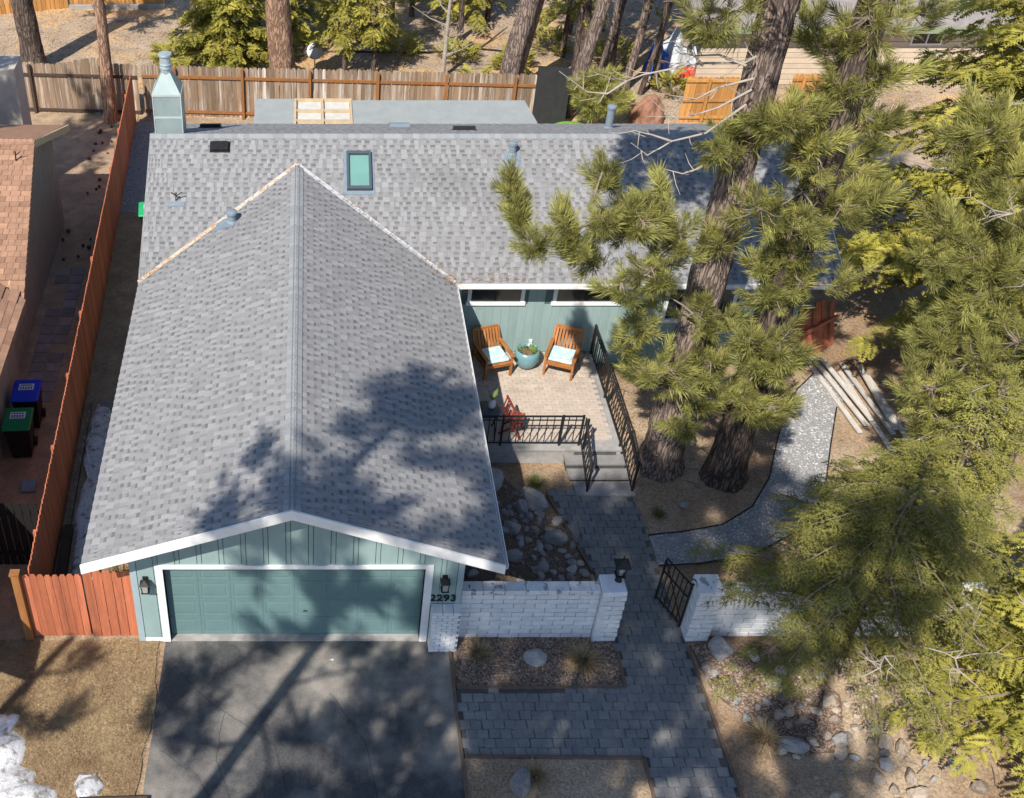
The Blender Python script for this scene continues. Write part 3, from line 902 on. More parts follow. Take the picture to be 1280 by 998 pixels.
# corner boards
for x0, x1 in ((WX0 - .02, WX0 + .1), (WX1 - .09, WX1 + .02)):
    B().box(x0, x1, -.028, .06, .03, zt(x0 if x0 < 0 else x1)).build('corner_board', M('corner_grey', (.33, .42, .45), (.3, .38, .41), 4, .8), wall)
B().box(WX0 + .1, -2.72, -.024, .002, .02, .115).build('base_trim', m_white, wall)
# garage door trim
tr = B()
tr.box(-2.76, 2.26, -.045, .1, 2.08, 2.17)
tr.box(-2.76, -2.62, -.04, .12, 0.02, 2.077)
tr.box(2.12, 2.26, -.04, .12, .02, 2.077)
tr.build('garage_door_trim', m_white, house)
door = B().box(-2.62, 2.12, .15, .19, .03, 2.08).build('garage_door', m_teal_dark, house)
pw, ph = 4.74 / 8, 2.04 / 4
pb = B()
v0 = [(-.5 * (pw - .03), -.5 * (ph - .02)), (.5 * (pw - .03), -.5 * (ph - .02)), (.5 * (pw - .03), .5 * (ph - .02)), (-.5 * (pw - .03), .5 * (ph - .02))]
def ring(sx, sz, y): return [(s1 * sx / 2, y, s2 * sz / 2) for s1, s2 in ((-1, -1), (1, -1), (1, 1), (-1, 1))]
rings_ = [ring(pw - .004, ph - .008, 0), ring(pw - .004, ph - .008, -.012), ring(pw - .12, ph - .15, -.012), ring(pw - .135, ph - .165, -.008), ring(pw - .17, ph - .2, -.008), ring(pw - .21, ph - .25, -.012)]
vs = [p for r_ in rings_ for p in r_]
fs = [(i * 4 + k, i * 4 + (k + 1) % 4, (i + 1) * 4 + (k + 1) % 4, (i + 1) * 4 + k) for i in range(5) for k in range(4)] + [(20, 21, 22, 23)]
pm = B().add(vs, fs).mesh('door_panel', m_teal_dark)
for r_ in range(4):
    for c_ in range(8):
        place('door_panel', pm, Matrix.Translation((-2.62 + pw * (c_ + .5), .149, .035 + ph * (r_ + .5))), door)
B().box(-.09, -.02, .115, .13, .72, .74).build('door_handle', m_black, door)
# house number
fc = bpy.data.curves.new('house_number', 'FONT'); fc.body = '2293'; fc.size = .24; fc.extrude = .008; fc.align_x = 'CENTER'; fc.space_character = 1.05; fc.offset = .004
fo = bpy.data.objects.new('house_number_curve', fc); COL.objects.link(fo)
bpy.context.view_layer.update()
fme = bpy.data.meshes.new_from_object(fo.evaluated_get(bpy.context.evaluated_depsgraph_get()))
bpy.data.objects.remove(fo)
fme.materials.clear(); fme.materials.append(m_black)
place('house_number', fme, Matrix.Translation((2.49, -.03, 1.2)) @ Matrix.Rotation(math.pi / 2, 4, 'X'), house)
# wall lanterns
def wall_lantern(x, z, lab):
    b = B(); M4 = Matrix.Translation((x, 0, z)) @ Matrix.Scale(.8, 4) @ Matrix.Translation((-x, 0, -z))
    b.box(x - .06, x + .06, -.05, -.016, z - .16, z + .16)
    b.bar((x, -.05, z + .1), (x, -.17, z + .13), .025)
    for dx in (-.085, .085):
        for dy in (-.255, -.085):
            b.bar((x + dx * .75, dy + (.02 if dy < -.1 else -.02), z - .17), (x + dx, dy, z + .08), .016)
    b.box(x - .09, x + .09, -.26, -.08, z - .19, z - .17)
    b.add([(x - .11, -.28, z + .08), (x + .11, -.28, z + .08), (x + .11, -.06, z + .08), (x - .11, -.06, z + .08), (x, -.17, z + .19)], [(0, 1, 4), (1, 2, 4), (2, 3, 4), (3, 0, 4), (3, 2, 1, 0)])
    b.v = [tuple(M4 @ Vector(p)) for p in b.v]
    o = b.build('wall_lantern', m_black, house)
    B().box(x - .05, x + .05, -.19, -.085, z - .134, z + .056).build('lantern_glass', M('lantern_glass', (.35, .36, .34), (.3, .31, .3), 4, .15, spec=.6), o)
wall_lantern(-2.95, 1.74, None); wall_lantern(2.48, 1.78, None)
# patio windows under the eave
def window(x0, x1, z0, z1, panes=2, sillh=.1):
    f = B()
    f.box(x0, x0 + .09, PY - .05, PY - .002, z0, z1); f.box(x1 - .09, x1, PY - .05, PY - .002, z0, z1)
    f.box(x0 + .09, x1 - .09, PY - .05, PY - .002, z1 - .08, z1)
    w = f.build('window', m_white, house)
    B().box(x0 - .03, x1 + .03, PY - .07, PY - .003, z0 - sillh, z0 - .003).build('sill', m_white, w)
    st = (x1 - x0 - .18) / panes
    for k in range(panes):
        B().box(x0 + .09 + st * k + .01, x0 + .09 + st * (k + 1) - .01, PY - .02, PY - .004, z0 + .002, z1 - .085).build('pane', m_glass, w)
    b = B()
    for k in range(1, panes): b.box(x0 + .09 + st * k - .02, x0 + .09 + st * k + .02, PY - .035, PY - .021, z0 + .001, z1 - .085)
    if panes > 1: b.build('mullion', m_dark, w)
window(3.8, 5.16, 1.93, 2.78); window(5.84, 7.46, 1.93, 2.78); window(8.52, 10.23, 1.42, 2.78)
# chimney shroud
ch = empty('chimney', (-3.47, 12.6, 4.2)); adopt(ch, house); ch.matrix_basis = Matrix.Translation((-3.47, 12.6, 4.2)); WM[ch.name] = Matrix.Translation((-3.47, 12.6, 4.2))
cx, cy = -3.48, 12.75
def frus(z0, s0, z1, s1):
    return [(cx + a * s, cy + b_ * s, z) for z, s in ((z0, s0), (z1, s1)) for a, b_ in ((-1, -1), (1, -1), (1, 1), (-1, 1))]
bf = [(3, 2, 1, 0), (4, 5, 6, 7), (0, 1, 5, 4), (1, 2, 6, 5), (2, 3, 7, 6), (3, 0, 4, 7)]
B().add(frus(3.9, .345, 5.38, .345), bf).build('shroud', m_chim, ch)
sb = B(); sb.add(frus(4.78, .352, 4.83, .352), bf); sb.add(frus(5.36, .36, 5.41, .36), bf)
for a, c_ in ((-1, -1), (1, -1), (1, 1)):
    sb.bar((cx + a * .345, cy + c_ * .345, 4.0), (cx + a * .345, cy + c_ * .345, 5.37), .022)
sb.build('seam', M('seam_bright', (.55, .62, .6), (.48, .55, .53), 6, .45, metal=.3), ch)
B().add(frus(5.411, .35, 5.86, .11), bf).build('hood', m_chim, ch)
B().lathe([(.13, 0), (.13, .1), (.15, .11), (.15, .15), (.12, .16), (.12, .2), (.15, .205), (.15, .235), (.135, .24), (.135, .42), (.165, .425), (.165, .47), (.16, .475), (0, .5)], (cx, cy, 5.84), 18, False).build('flue_cap', M('flue_metal', (.5, .6, .63), (.4, .5, .53), 6, .4, metal=.5), ch)
# skylight
def on_main(x, y, h=0): return Vector((x, y, mz(y))) + Vector((0, -MP if y < MYR else MP, 1)).normalized() * h
skm = basis(on_main(1.24, 11.0), (1, 0, 0), (0, 1, MP))
fr = B(); w, h = .3, .58
fr.box(-w, w, -h, -h + .09, 0, .12); fr.box(-w, w, h - .09, h, 0, .12); fr.box(-w, -w + .06, -h + .09, h - .09, 0, .12); fr.box(w - .06, w, -h + .09, h - .09, 0, .12)
skl = fr.build('skylight', m_skyframe, house, skm)
B().box(-w + .06, w - .06, -h + .09, h - .09, .03, .05).build('pane', m_skyglass, skl, skm)
B().box(-w - .07, w + .07, -h - .12, h + .06, .012, .03).build('flashing', m_vent, skl, skm)
# roof vents and pipes
def flat_vent(x, y, w=.32, d=.2, mat=m_dark):
    up = (0, 1, MP) if y < MYR else (0, -1, MP)
    ax = (1, 0, 0) if y < MYR else (-1, 0, 0)
    b = B().box(-w / 2 - .04, w / 2 + .04, -d / 2 - .03, d / 2 + .05, .015, .028).box(-w / 2, w / 2, -d / 2, d / 2, .028, .11)
    b.build('roof_vent', mat, roof, basis(on_main(x, y), ax, up))
flat_vent(-2.17, 11.7, .42, .26); flat_vent(-2.64, 14.6, .55, .4); flat_vent(2.5, 14.9, .55, .4, m_vent); flat_vent(4.11, 13.7, .55, .35)
def pipe(p, r=.1, hgt=.3, cone=True):
    b = B().lathe([(r * 1.5, -.1), (r * 1.35, .05), (r, .1), (r, hgt), (r * 1.25, hgt + .01), (r * 1.25, hgt + .07), (r * .5, hgt + .1), (0, hgt + .1)], p, 14, False)
    b.build('vent_pipe', m_vent, roof)
    return b
pipe((-1.79, 9.46, gz(-1.79) - .02), .11, .24)
pipe((5.01, 11.5, mz(11.5) - .02), .085, .28)
pipe((8.06, 14.3, mz(14.3) - .02), .1, .6)
B().box(-.22, .22, -.28, .2, .02, .03).build('pipe_flashing', m_vent, roof, basis(Vector((-1.9, 9.46, gz(-1.9))), (0, -1, 0), (1, 0, GP)))
B().box(-.2, .2, -.3, .2, .02, .03).build('pipe_flashing', m_vent, roof, basis(on_main(5.01, 11.4), (1, 0, 0), (0, 1, MP)))
b = B(); p = on_main(-3.17, 10.2, .02); b.bar(p, p + Vector((.02, 0, .2)), .025); b.bar(p + Vector((.02, 0, .12)), p + Vector((.16, -.02, .24)), .02); b.bar(p + Vector((.02, 0, .14)), p + Vector((-.1, .0, .22)), .02)
b.build('antenna_bracket', m_black, roof)
B().box(-.22, .22, -.06, .06, .02, .028).build('bracket_plate', m_vent, roof, basis(on_main(-3.17, 10.1), (1, 0, 0), (0, 1, MP)))
# flat patio cover behind
pc = empty('patio_cover', (2.4, 16.9, 0)); adopt(pc, house); pc.matrix_basis = Matrix.Translation((2.4, 16.9, 0)); WM[pc.name] = Matrix.Translation((2.4, 16.9, 0))
B().box(-1.55, -.4, 15.7, 17.75, 2.7, 2.82).build('cover_deck', m_cover, pc)
B().prism([(1.28, 15.7), (6.6, 15.7), (6.4, 17.65), (1.28, 17.65)], 'z', 2.7, 2.82).build('cover_deck', m_cover, pc)
fr = B()
for x in (-.37, .42, 1.25): fr.box(x - .03, x + .03, 15.7, 17.7, 2.7, 2.86)
for y in (16.3, 16.95, 17.67): fr.box(-.34, 1.22, y - .03, y + .03, 2.72, 2.855)
fr.build('pergola_frame', m_tan, pc)
for x0, x1 in ((-.33, .38), (.46, 1.21)):
    for y0, y1 in ((15.75, 16.26), (16.34, 16.91), (16.99, 17.63)):
        B().box(x0, x1, y0, y1, 2.75, 2.77).build('cover_panel', m_coverpanel, pc)
for x in (-1.45, 6.3): B().box(x - .05, x + .05, 17.5, 17.6, 0, 2.7).build('post', m_post, pc)
# litter caught on the roof: twigs and needles in the valley and gutter
lp = []; ld = []
for i in range(900):
    t = random.random()
    if i < 260:
        x = GR - (GR - XR) * (t ** 2.2); y = MY0 + (GR - x) * GP / MP + random.gauss(0, .12 if t < .5 else .05)
        x += random.gauss(0, .1 if t < .5 else .04)
    elif i < 340: x = 3.5 + random.random() * 1.6; y = MY0 + abs(random.gauss(0, .18))
    elif i > 420: x = 3.6 + 8.5 * random.random() ** .8; y = MY0 + .1 + 3.8 * random.random() ** 1.6
    else: x = GL + (XR - GL) * random.random(); y = MY0 + (x - GL) * GP / MP + random.gauss(0, .05)
    lp.append((x, y, max(gz(x), mz(y)) + .045)); a = random.uniform(0, 6.28); ld.append((math.cos(a), math.sin(a), random.uniform(-.1, .2)))
LT = np.array([(-.5, -.02, 0), (-.5, .02, 0), (.5, .025, .02), (.5, -.025, .02)]); LF = np.array([(0, 1, 2, 3)])
v, f = scatter(LT, LF, np.array(lp), frame(np.array(ld)), rng.uniform(.06, .2, len(lp)))
np_obj('roof_litter', v, f, m_litter, None, tone_of(len(lp), 4, .7, 1.3), kind='stuff', label='brown pine needles and twigs caught in the roof valleys and gutter', cat='litter')

# ------------------------------------------------------------------ patio, steps and railings
patio = B().box(2.8, 7.0, 5.0, 8.6, -.02, .38).build('patio', m_conc, kind='structure')
bt = [];
bm = [cmesh('patio_brick', .195, .095, .018, .005, m_patio, .002) for _ in range(1)]
bv, bfc = chamfer_box(.192, .093, .02, .005)
ptri = []
for f in bfc:
    for i in range(1, len(f) - 1): ptri.append((f[0], f[i], f[i + 1]))
cells = []
r_ = 0; y = 5.36
while y < 8.58:
    x = 2.9 + (r_ % 2) * .1
    while x < 6.86: cells.append((x, y)); x += .2
    y += .1; r_ += 1
cells = np.array(cells); cells = cells[cells[:, 0] > 3.3]
cells = cells[np.argsort(cells[:, 1])]
for (x, y) in cells[:300]: place('patio_brick', bm[0], xf(x, y, .372 + random.uniform(0, .004)), patio)
cc = cells[300:]
pz = np.column_stack([cc, .372 + rng.uniform(0, .004, len(cc))])
v, f = scatter(np.array(bv), np.array(ptri), pz, np.tile(np.eye(3), (len(cc), 1, 1)), np.ones(len(cc)))
np_obj('patio_brick_field', v, f, m_patio, patio, tone_of(len(cc), len(bv), .88, 1.12), kind='stuff')
bm[0].attributes.new('tone', 'FLOAT', 'POINT') if 'tone' not in bm[0].attributes else None
B().box(2.8, 7.02, 4.97, 5.3, .36, .41).build('patio_border', m_conc, patio)
B().box(6.88, 7.02, 5.302, 8.59, .36, .41).build('patio_border', m_conc, patio)
steps = empty('front_steps', (6.4, 4.5, 0), 'two concrete steps between black railings up to the patio', 'steps')
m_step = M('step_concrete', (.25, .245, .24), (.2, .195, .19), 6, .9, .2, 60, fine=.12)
m_riser_shade = M('step_riser_shade', (.1, .1, .1), (.075, .075, .077), 6, .9)  # shade under the tread nosing put into the riser colour
B().box(5.76, 7.06, 4.72, 4.99, 0, .22).build('riser', m_riser_shade, steps); B().box(5.72, 7.1, 4.66, 4.99, .221, .27).build('tread', m_step, steps)
B().box(5.79, 7.08, 4.4, 4.715, 0, .085).build('riser', m_riser_shade, steps); B().box(5.75, 7.12, 4.34, 4.657, .086, .135).build('tread', m_step, steps)
B().box(5.95, 6.88, 4.955, 4.968, .272, .355).build('riser', m_riser_shade, steps)
B().box(5.85, 7.15, 3.9, 4.335, 0, .045).build('landing', m_conc, steps)
def railing(name, runs, label, lo=.08, hi=.85, posts=()):
    root = empty(name, runs[0][0], label, 'railing')
    for (p, q_) in runs:
        p = Vector(p); q_ = Vector(q_)
        for h_ in (hi, hi - .11, lo):
            B().bar(p + Vector((0, 0, h_)), q_ + Vector((0, 0, h_)), .032 if h_ == hi else .022).build('rail', m_black, root)
        n = max(2, int((q_ - p).length / .155))
        me = None
        for k in range(n + 1):
            a = p.lerp(q_, k / n)
            if me is None: me = B().box(-.009, .009, -.009, .009, lo, hi).mesh('baluster', m_black)
            place('baluster', me, Matrix.Translation(a), root)
    for p in posts:
        B().box(p[0] - .022, p[0] + .022, p[1] - .022, p[1] + .022, p[2], p[2] + hi + .03).build('post', m_black, root)
railing('front_railing', [((3.05, 5.13, .41), (6.06, 5.13, .41))], 'black wrought iron railing along the front edge of the patio', posts=[(6.06, 5.13, .41), (5.62, 5.13, .41), (4.3, 5.13, .41)])
railing('stair_railing', [((6.1, 5.08, .41), (6.1, 4.05, -.0))], 'black iron stair railing on the rock garden side of the steps', posts=[(6.1, 4.03, .03), (6.14, 5.0, .41)])
railing('side_railing', [((6.98, 8.5, .41), (6.98, 5.1, .41)), ((7.0, 5.1, .41), (7.08, 4.05, 0))], 'long black iron railing down the pine tree side of the patio and steps', posts=[(6.98, 8.5, .41), (6.98, 6.8, .41), (6.98, 5.1, .41), (7.09, 4.05, .03)])

# ------------------------------------------------------------------ patio furniture
def armchair(name, loc, rz, label):
    root = empty(name, loc, label, 'chair')
    T = Matrix.Translation(loc) @ Matrix.Rotation(rz, 4, 'Z')      # front faces -y
    def part(nm, b): b.build(nm, m_teak, root, T)
    W, D = .33, .34
    for sx in (-1, 1):
        part('leg', B().bar((sx * W, -D, 0), (sx * W, -D, .585), .055, .05))
        part('leg', B().bar((sx * W, D + .16, 0), (sx * W, D - .02, .58), .055, .05))
        part('armrest', B().bar((sx * W, -D - .06, .6), (sx * W, D + .08, .57), .085, .03))
        part('side_rail', B().bar((sx * W, -D, .34), (sx * W, D, .3), .04, .06))
    part('front_rail', B().bar((-W, -D, .36), (W, -D, .36), .035, .07))
    for k in range(7):
        y = -D + .02 + k * .105
        part('seat_slat', B().bar((-W + .02, y, .395 - k * .01), (W - .02, y, .395 - k * .01), .085, .02))
    for k in range(8):
        x = -W + .06 + k * (2 * W - .12) / 7
        part('back_slat', B().bar((x, D - .04, .38), (x, D + .24, .82), .052, .018))
    part('top_rail', B().bar((-W, D + .25, .83), (W, D + .25, .83), .04, .085))
    for sx in (-1, 1): part('back_post', B().bar((sx * W, D - .05, .32), (sx * W, D + .25, .84), .045, .045))
    return T
def cushion(T, label, name='seat_cushion'):
    v, f = chamfer_box(.58, .6, .09, .03)
    b = B().add(v, f)
    b.build(name, m_cushion, None, T @ Matrix.Translation((0, -.02, .405)) @ Matrix.Rotation(-.05, 4, 'X'), label=label, cat='cushion')
T1 = armchair('wooden_armchair', (4.46, 7.9, .39), math.radians(16), 'teak slatted armchair in the patio corner nearest the garage roof')
cushion(T1, 'pale blue seat cushion on the teak armchair nearest the garage')
T2 = armchair('wooden_armchair', (6.12, 7.9, .39), math.radians(-22), 'teak slatted armchair between the teal pot and the side railing')
cushion(T2, 'pale blue seat cushion on the teak armchair beside the side railing')
pot = empty('planter_pot', (5.3, 8.03, .39), 'teal glazed egg shaped planter pot between the two teak armchairs', 'planter')
B().lathe([(.13, 0), (.22, .07), (.3, .24), (.31, .4), (.275, .52), (.25, .52), (.255, .42), (.1, .41)], (5.3, 8.03, .392), 24).build('pot_body', m_pot, pot)
B().lathe([(.245, .0), (.1, .03), (0, .035)], (5.3, 8.03, .812), 16).build('soil', m_soil, pot)
lb = B()
for k in range(46):
    a = random.uniform(-.9, 1.2) if k < 30 else random.uniform(0, 6.28); L_ = random.uniform(.1, .24)
    p = Vector((5.3 + .1 * math.cos(a), 8.03 + .1 * math.sin(a), .84)); d = Vector((math.cos(a), math.sin(a), random.uniform(.1, .8))).normalized() * L_; s_ = Vector((-d.y, d.x, 0)).normalized() * .02
    lb.add([p, p + d * .5 + s_, p + d, p + d * .5 - s_], [(0, 1, 2, 3)])
lb.build('pot_plant', m_leaf, pot)
B().box(5.42, 5.5, 8.53, 8.575, .72, .8).box(5.435, 5.485, 8.52, 8.58, .64, .715).build('wall_fixture', m_white, house, label='small pale fitting low on the teal wall')
# bistro table with vase, folding chair
tb = empty('bistro_table', (4.0, 5.55, .41), 'small dark round folding table behind the front railing', 'table')
B().lathe([(.3, 0), (.31, .015), (.3, .03), (0, .03)], (4.0, 5.55, 1.08), 20).build('tabletop', M('dark_metal_top', (.1, .1, .1), (.08, .08, .08), 6, .5), tb)
for sg in (-1, 1):
    for dx in (-.2, .2):
        B().bar((4.0 + dx, 5.55 - sg * .25, .4), (4.0 + dx, 5.55 + sg * .2, 1.08), .028).build('leg', m_black, tb)
vs_ = empty('flower_vase', (4.1, 5.6, 1.11), 'pale vase of green stems on the small dark table', 'vase')
B().lathe([(.05, 0), (.09, .06), (.085, .15), (.05, .2), (.06, .22)], (4.1, 5.6, 1.11), 14).build('vase_body', m_white, vs_)
lb = B()
for k in range(22):
    a = random.uniform(0, 6.28); p = Vector((4.1, 5.6, 1.3)); d = Vector((math.cos(a) * .5, math.sin(a) * .5, 1)).normalized() * random.uniform(.15, .38); s_ = Vector((-d.y, d.x, 0)).normalized() * .02
    lb.add([p, p + d * .6 + s_, p + d, p + d * .6 - s_], [(0, 1, 2, 3)])
lb.build('stems', m_leaf, vs_)
fcx, fcy = 4.62, 5.6
fch = empty('folding_chair', (fcx, fcy, .41), 'dark red wooden folding chair standing behind the front railing', 'chair')
Tf = Matrix.Translation((fcx, fcy, .4)) @ Matrix.Rotation(math.radians(68), 4, 'Z')
for sx in (-.2, .2):
    B().bar((sx, -.25, 0), (sx, .24, .84), .03, .045).build('leg', m_redwood, fch, Tf)
    B().bar((sx * .85, .25, 0), (sx * .85, -.22, .44), .03, .045).build('leg', m_redwood, fch, Tf)
for k in range(6): B().bar((-.2, -.2 + k * .075, .45), (.2, -.2 + k * .075, .45), .06, .018).build('seat_slat', m_redwood, fch, Tf)
for k in range(3): B().bar((-.2, .14 + k * .045, .62 + k * .085), (.2, .14 + k * .045, .62 + k * .085), .02, .07).build('back_slat', m_redwood, fch, Tf)

# ------------------------------------------------------------------ white painted brick piers and walls
BR = {L_: [cmesh('brick', L_ - .012, .2, .088, .006, m_brick, .005) for _ in range(3)] for L_ in (.2, .4, .46, .3)}
def brick_wall(name, x0, x1, y0, thick, H, label, cat, cap=True, unit=.4, course=.126):
    root = empty(name, ((x0 + x1) / 2, y0 + thick / 2, 0), label, cat)
    B().box(x0 + .012, x1 - .012, y0 + .012, y0 + thick - .012, 0, H - .02).build('mortar_core', m_mortar, root)
    n = int(round(H / course))
    ce = H / n
    for r_ in range(n):
        x = x0 - (unit / 2 if r_ % 2 else 0)
        while x < x1 - .01:
            a, b_ = max(x, x0), min(x + unit, x1)
            if b_ - a > .05:
                sxm = (b_ - a) / unit
                me = random.choice(BR[unit])
                o = place('brick', me, Matrix.Translation(((a + b_) / 2, y0 + thick / 2, r_ * ce + .003)) @ Matrix.Diagonal((sxm, thick / .2, (ce - .013) / .088, 1)), root)
                if r_ == n - 1 and cap:
                    o.material_slots[0].link = 'OBJECT'; o.material_slots[0].material = m_capb
            x += unit
    return root
brick_wall('garden_wall', 2.84, 5.42, .07, .25, 1.36, 'white painted brick garden wall between garage and lantern pillar', 'wall')
brick_wall('gate_pillar', 5.42, 5.89, -.02, .46, 1.42, 'white painted brick pillar carrying a black lantern', 'pillar', False, .46)
brick_wall('gate_pillar', 7.2, 7.66, -.02, .46, 1.42, 'white painted brick pillar holding the open iron gate', 'pillar', True, .46)
brick_wall('garden_wall', 7.66, 12.6, .1, .25, 1.3, 'white painted brick garden wall half hidden behind the fir tree', 'wall')
brick_wall('garage_pier', 2.28, 2.82, -.27, .24, 1.13, 'low white brick pier below the house number', 'pillar', False, .2, .075)
# lantern on pillar
ln = empty('pillar_lantern', (5.76, .3, 1.42), 'black lantern standing on the white brick pillar', 'lantern')
B().lathe([(.07, 0), (.05, .03), (.03, .06), (.03, .16)], (5.76, .28, 1.42), 10).build('base', m_black, ln)
lb = B()
for a in range(4):
    th = a * math.pi / 2 + .78; c_, s_ = math.cos(th), math.sin(th)
    lb.bar((5.76 + .08 * c_, .28 + .08 * s_, 1.58), (5.76 + .13 * c_, .28 + .13 * s_, 1.86), .018)
lb.box(5.67, 5.85, .19, .37, 1.565, 1.585)
lb.add([(5.62, .14, 1.86), (5.9, .14, 1.86), (5.9, .42, 1.86), (5.62, .42, 1.86), (5.76, .28, 2.0)], [(0, 1, 4), (1, 2, 4), (2, 3, 4), (3, 0, 4), (3, 2, 1, 0)])
lb.tube([(5.76, .28, 1.98), (5.76, .28, 2.06)], .02, 6)
lb.build('cage', m_black, ln)
B().lathe([(.06, 0), (.085, .24)], (5.76, .28, 1.6), 8).build('glass', M('lantern_glass', (.35, .36, .34)), ln)
# open iron gate
gt = empty('iron_gate', (7.18, .45, 0), 'open black wrought iron gate hinged on the right brick pillar', 'gate')
ga, gb = Vector((7.17, .3, .05)), Vector((6.87, .98, .05))
def gbar(nm, p, q_, w): B().bar(p, q_, w).build(nm, m_black, gt)
for h_ in (.1, .85, 1.2): gbar('rail', ga + Vector((0, 0, h_)), gb + Vector((0, 0, h_)), .025)
for k in range(7):
    p = ga.lerp(gb, k / 6); gbar('stile' if k in (0, 6) else 'bar', p + Vector((0, 0, .02)), p + Vector((0, 0, 1.24 - .1 * (k / 6))), .035 if k in (0, 6) else .016)
gbar('brace', ga + Vector((0, 0, .15)), gb + Vector((0, 0, 1.15)), .016)
cb = B(); cb.tube([ga + Vector((0, 0, 1.24)) + Vector((-.03 * math.cos(t) + .02, .05 * math.cos(t), .06 * math.sin(t) + .05)) for t in np.linspace(0, 5, 12)], .012, 5); cb.build('scroll', m_black, gt)

# ================================================================== FENCES
def picket(w, h, mat, th=.02):
    b = B(); c = .03
    b.prism([(-w / 2, 0), (w / 2, 0), (w / 2, h - c), (w / 2 - c, h), (-w / 2 + c, h), (-w / 2, h - c)], 'y', -th / 2, th / 2)
    return b.mesh('board', mat)
def fence(name, p, q_, h, mat, label, bw=.14, gap=.004, jit=.012, rails=True, railmat=None, side=1, posts=0, railz=(.3, 1.45), postmat=None, hfun=None, lean=.0, cat='fence', postdrop=.05):
    p = Vector((*p, 0)); q_ = Vector((*q_, 0)); L_ = (q_ - p).length; d = (q_ - p) / L_; nrm = Vector((d.y, -d.x, 0)) * side
    root = empty(name, p.lerp(q_, .5), label, cat)
    n = int(L_ / (bw + gap)); rz = math.atan2(d.y, d.x)
    mes = [picket(bw - random.uniform(0, .006), 1.0, mat) for _ in range(3)]
    for k in range(n):
        a = p + d * ((k + .5) * L_ / n)
        hh = (hfun(k / n) if hfun else h) + random.uniform(-jit, jit)
        place('board', random.choice(mes), Matrix.Translation(a + nrm * random.uniform(-.003, .003)) @ Matrix.Rotation(rz, 4, 'Z') @ Matrix.Rotation(random.uniform(-lean, lean), 4, 'Y') @ Matrix.Diagonal((1, 1, hh, 1)), root)
    if rails:
        for z in railz: B().bar(p + nrm * .04 + Vector((0, 0, z)), q_ + nrm * .04 + Vector((0, 0, z)), .045, .09).build('rail', railmat or mat, root)
    for k in range(posts):
        a = p + d * (L_ * (k + .5) / posts) + nrm * .085
        B().box(a.x - .045, a.x + .045, a.y - .045, a.y + .045, 0, h - postdrop).build('post', postmat or mat, root)
    return root
fence('side_fence', (-5.86, 22.0), (-5.12, .2), 1.8, m_fence_red, 'long terracotta stained board fence beside the neighbouring house', side=1, posts=9, postdrop=.25)
fence('front_fence', (-5.24, .12), (-4.16, .15), 1.74, m_fence_red, 'short terracotta stained fence joining the corner post and the gate', side=-1, jit=.02, bw=.13)
fence('fence_gate', (-4.13, .12), (-3.24, .14), 1.84, m_fence_red, 'terracotta stained board gate beside the garage wall', side=-1, jit=.02, bw=.17, cat='gate')
cp = empty('corner_post', (-5.32, .1, 0), 'stout brown corner post at the front end of the red fence', 'post')
B().box(-5.4, -5.26, .0, .12, 0, 1.84).build('shaft', m_post, cp); B().box(-5.42, -5.24, -.02, .14, 1.842, 1.88).build('post_cap', m_post, cp)
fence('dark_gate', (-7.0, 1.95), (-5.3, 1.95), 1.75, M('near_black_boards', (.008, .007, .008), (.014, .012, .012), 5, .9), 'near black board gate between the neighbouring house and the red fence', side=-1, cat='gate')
rw = lambda t: 1.8
fence('back_fence', (-5.6, 22.55), (8.0, 21.75), 1.8, m_fence_old, 'weathered grey brown board fence behind the whole back yard', side=1, jit=.02, railmat=m_post, posts=6, postmat=m_post, railz=(.18, 1.42), lean=.008)
fence('old_fence', (-10.6, 22.85), (-5.75, 22.55), 1.8, m_fence_old, 'older leaning board fence behind the neighbouring yard', side=1, jit=.05, railz=(.12, 1.38), railmat=m_wood_dark, posts=2, postmat=m_wood_dark, lean=.02, bw=.19,
      hfun=lambda t: 1.8 + (.22 * math.sin(min(1, max(0, (t - .5) / .35)) * math.pi) if t > .5 else 0))
fence('cedar_fence', (12.6, 22.0), (15.6, 22.0), 1.62, m_fence_new, 'bright orange cedar fence below the oval window house', side=1, bw=.17, railz=(.2, .8, 1.5), posts=2)
fence('cedar_fence', (16.2, 22.2), (18.4, 22.3), 1.62, m_fence_new, 'bright orange cedar fence behind the large pine crowns', side=1, bw=.17, posts=3)
fence('yard_fence', (-9.8, 32.5), (-5.9, 32.6), 1.9, m_fence_new, 'golden board fence far across the back yard behind the cedar', side=-1, bw=.17)
fence('yard_fence', (-13.5, 31.4), (-9.85, 32.4), 1.9, m_fence_new, 'golden board fence in the far corner behind the dark trunk', side=-1, bw=.17)
sheet('concrete_footing', [(-9.8, 32.2), (-5.9, 32.3), (-5.9, 32.45), (-9.8, 32.35)], .16, m_conc, 0, thick=.2)

# ================================================================== NEIGHBOURING HOUSE
nh = empty('neighbour_house', (-9.5, 10, 0), 'neighbouring house with terracotta shingle roof and beige grooved wall', 'house')
NX, NR, NE = -6.62, 12.2, 2.75
nzr = 4.3
nb = B()
def nslab(poly, th=.15):
    n = len(poly)
    nb.add([p for p in poly] + [(p[0], p[1], p[2] - th) for p in poly], [tuple(range(n)), tuple(range(2 * n - 1, n - 1, -1))] + [(i, i + n, (i + 1) % n + n, (i + 1) % n) for i in range(n)])
nslab([(-13, 7.5, NE), (-6.45, 7.5, NE), (-6.84, NR, nzr), (-13, NR, nzr)])
nslab([(-13, NR, nzr), (-6.84, NR, nzr), (-6.95, 16.2, NE), (-13, 16.2, NE)])
nslab([(-9.6, -3, 4.0), (-6.4, -3, NE), (-6.4, 7.45, NE), (-9.6, 9.0, 4.0)])
nroof = nb.build('roof', m_neigh_shingle, nh)
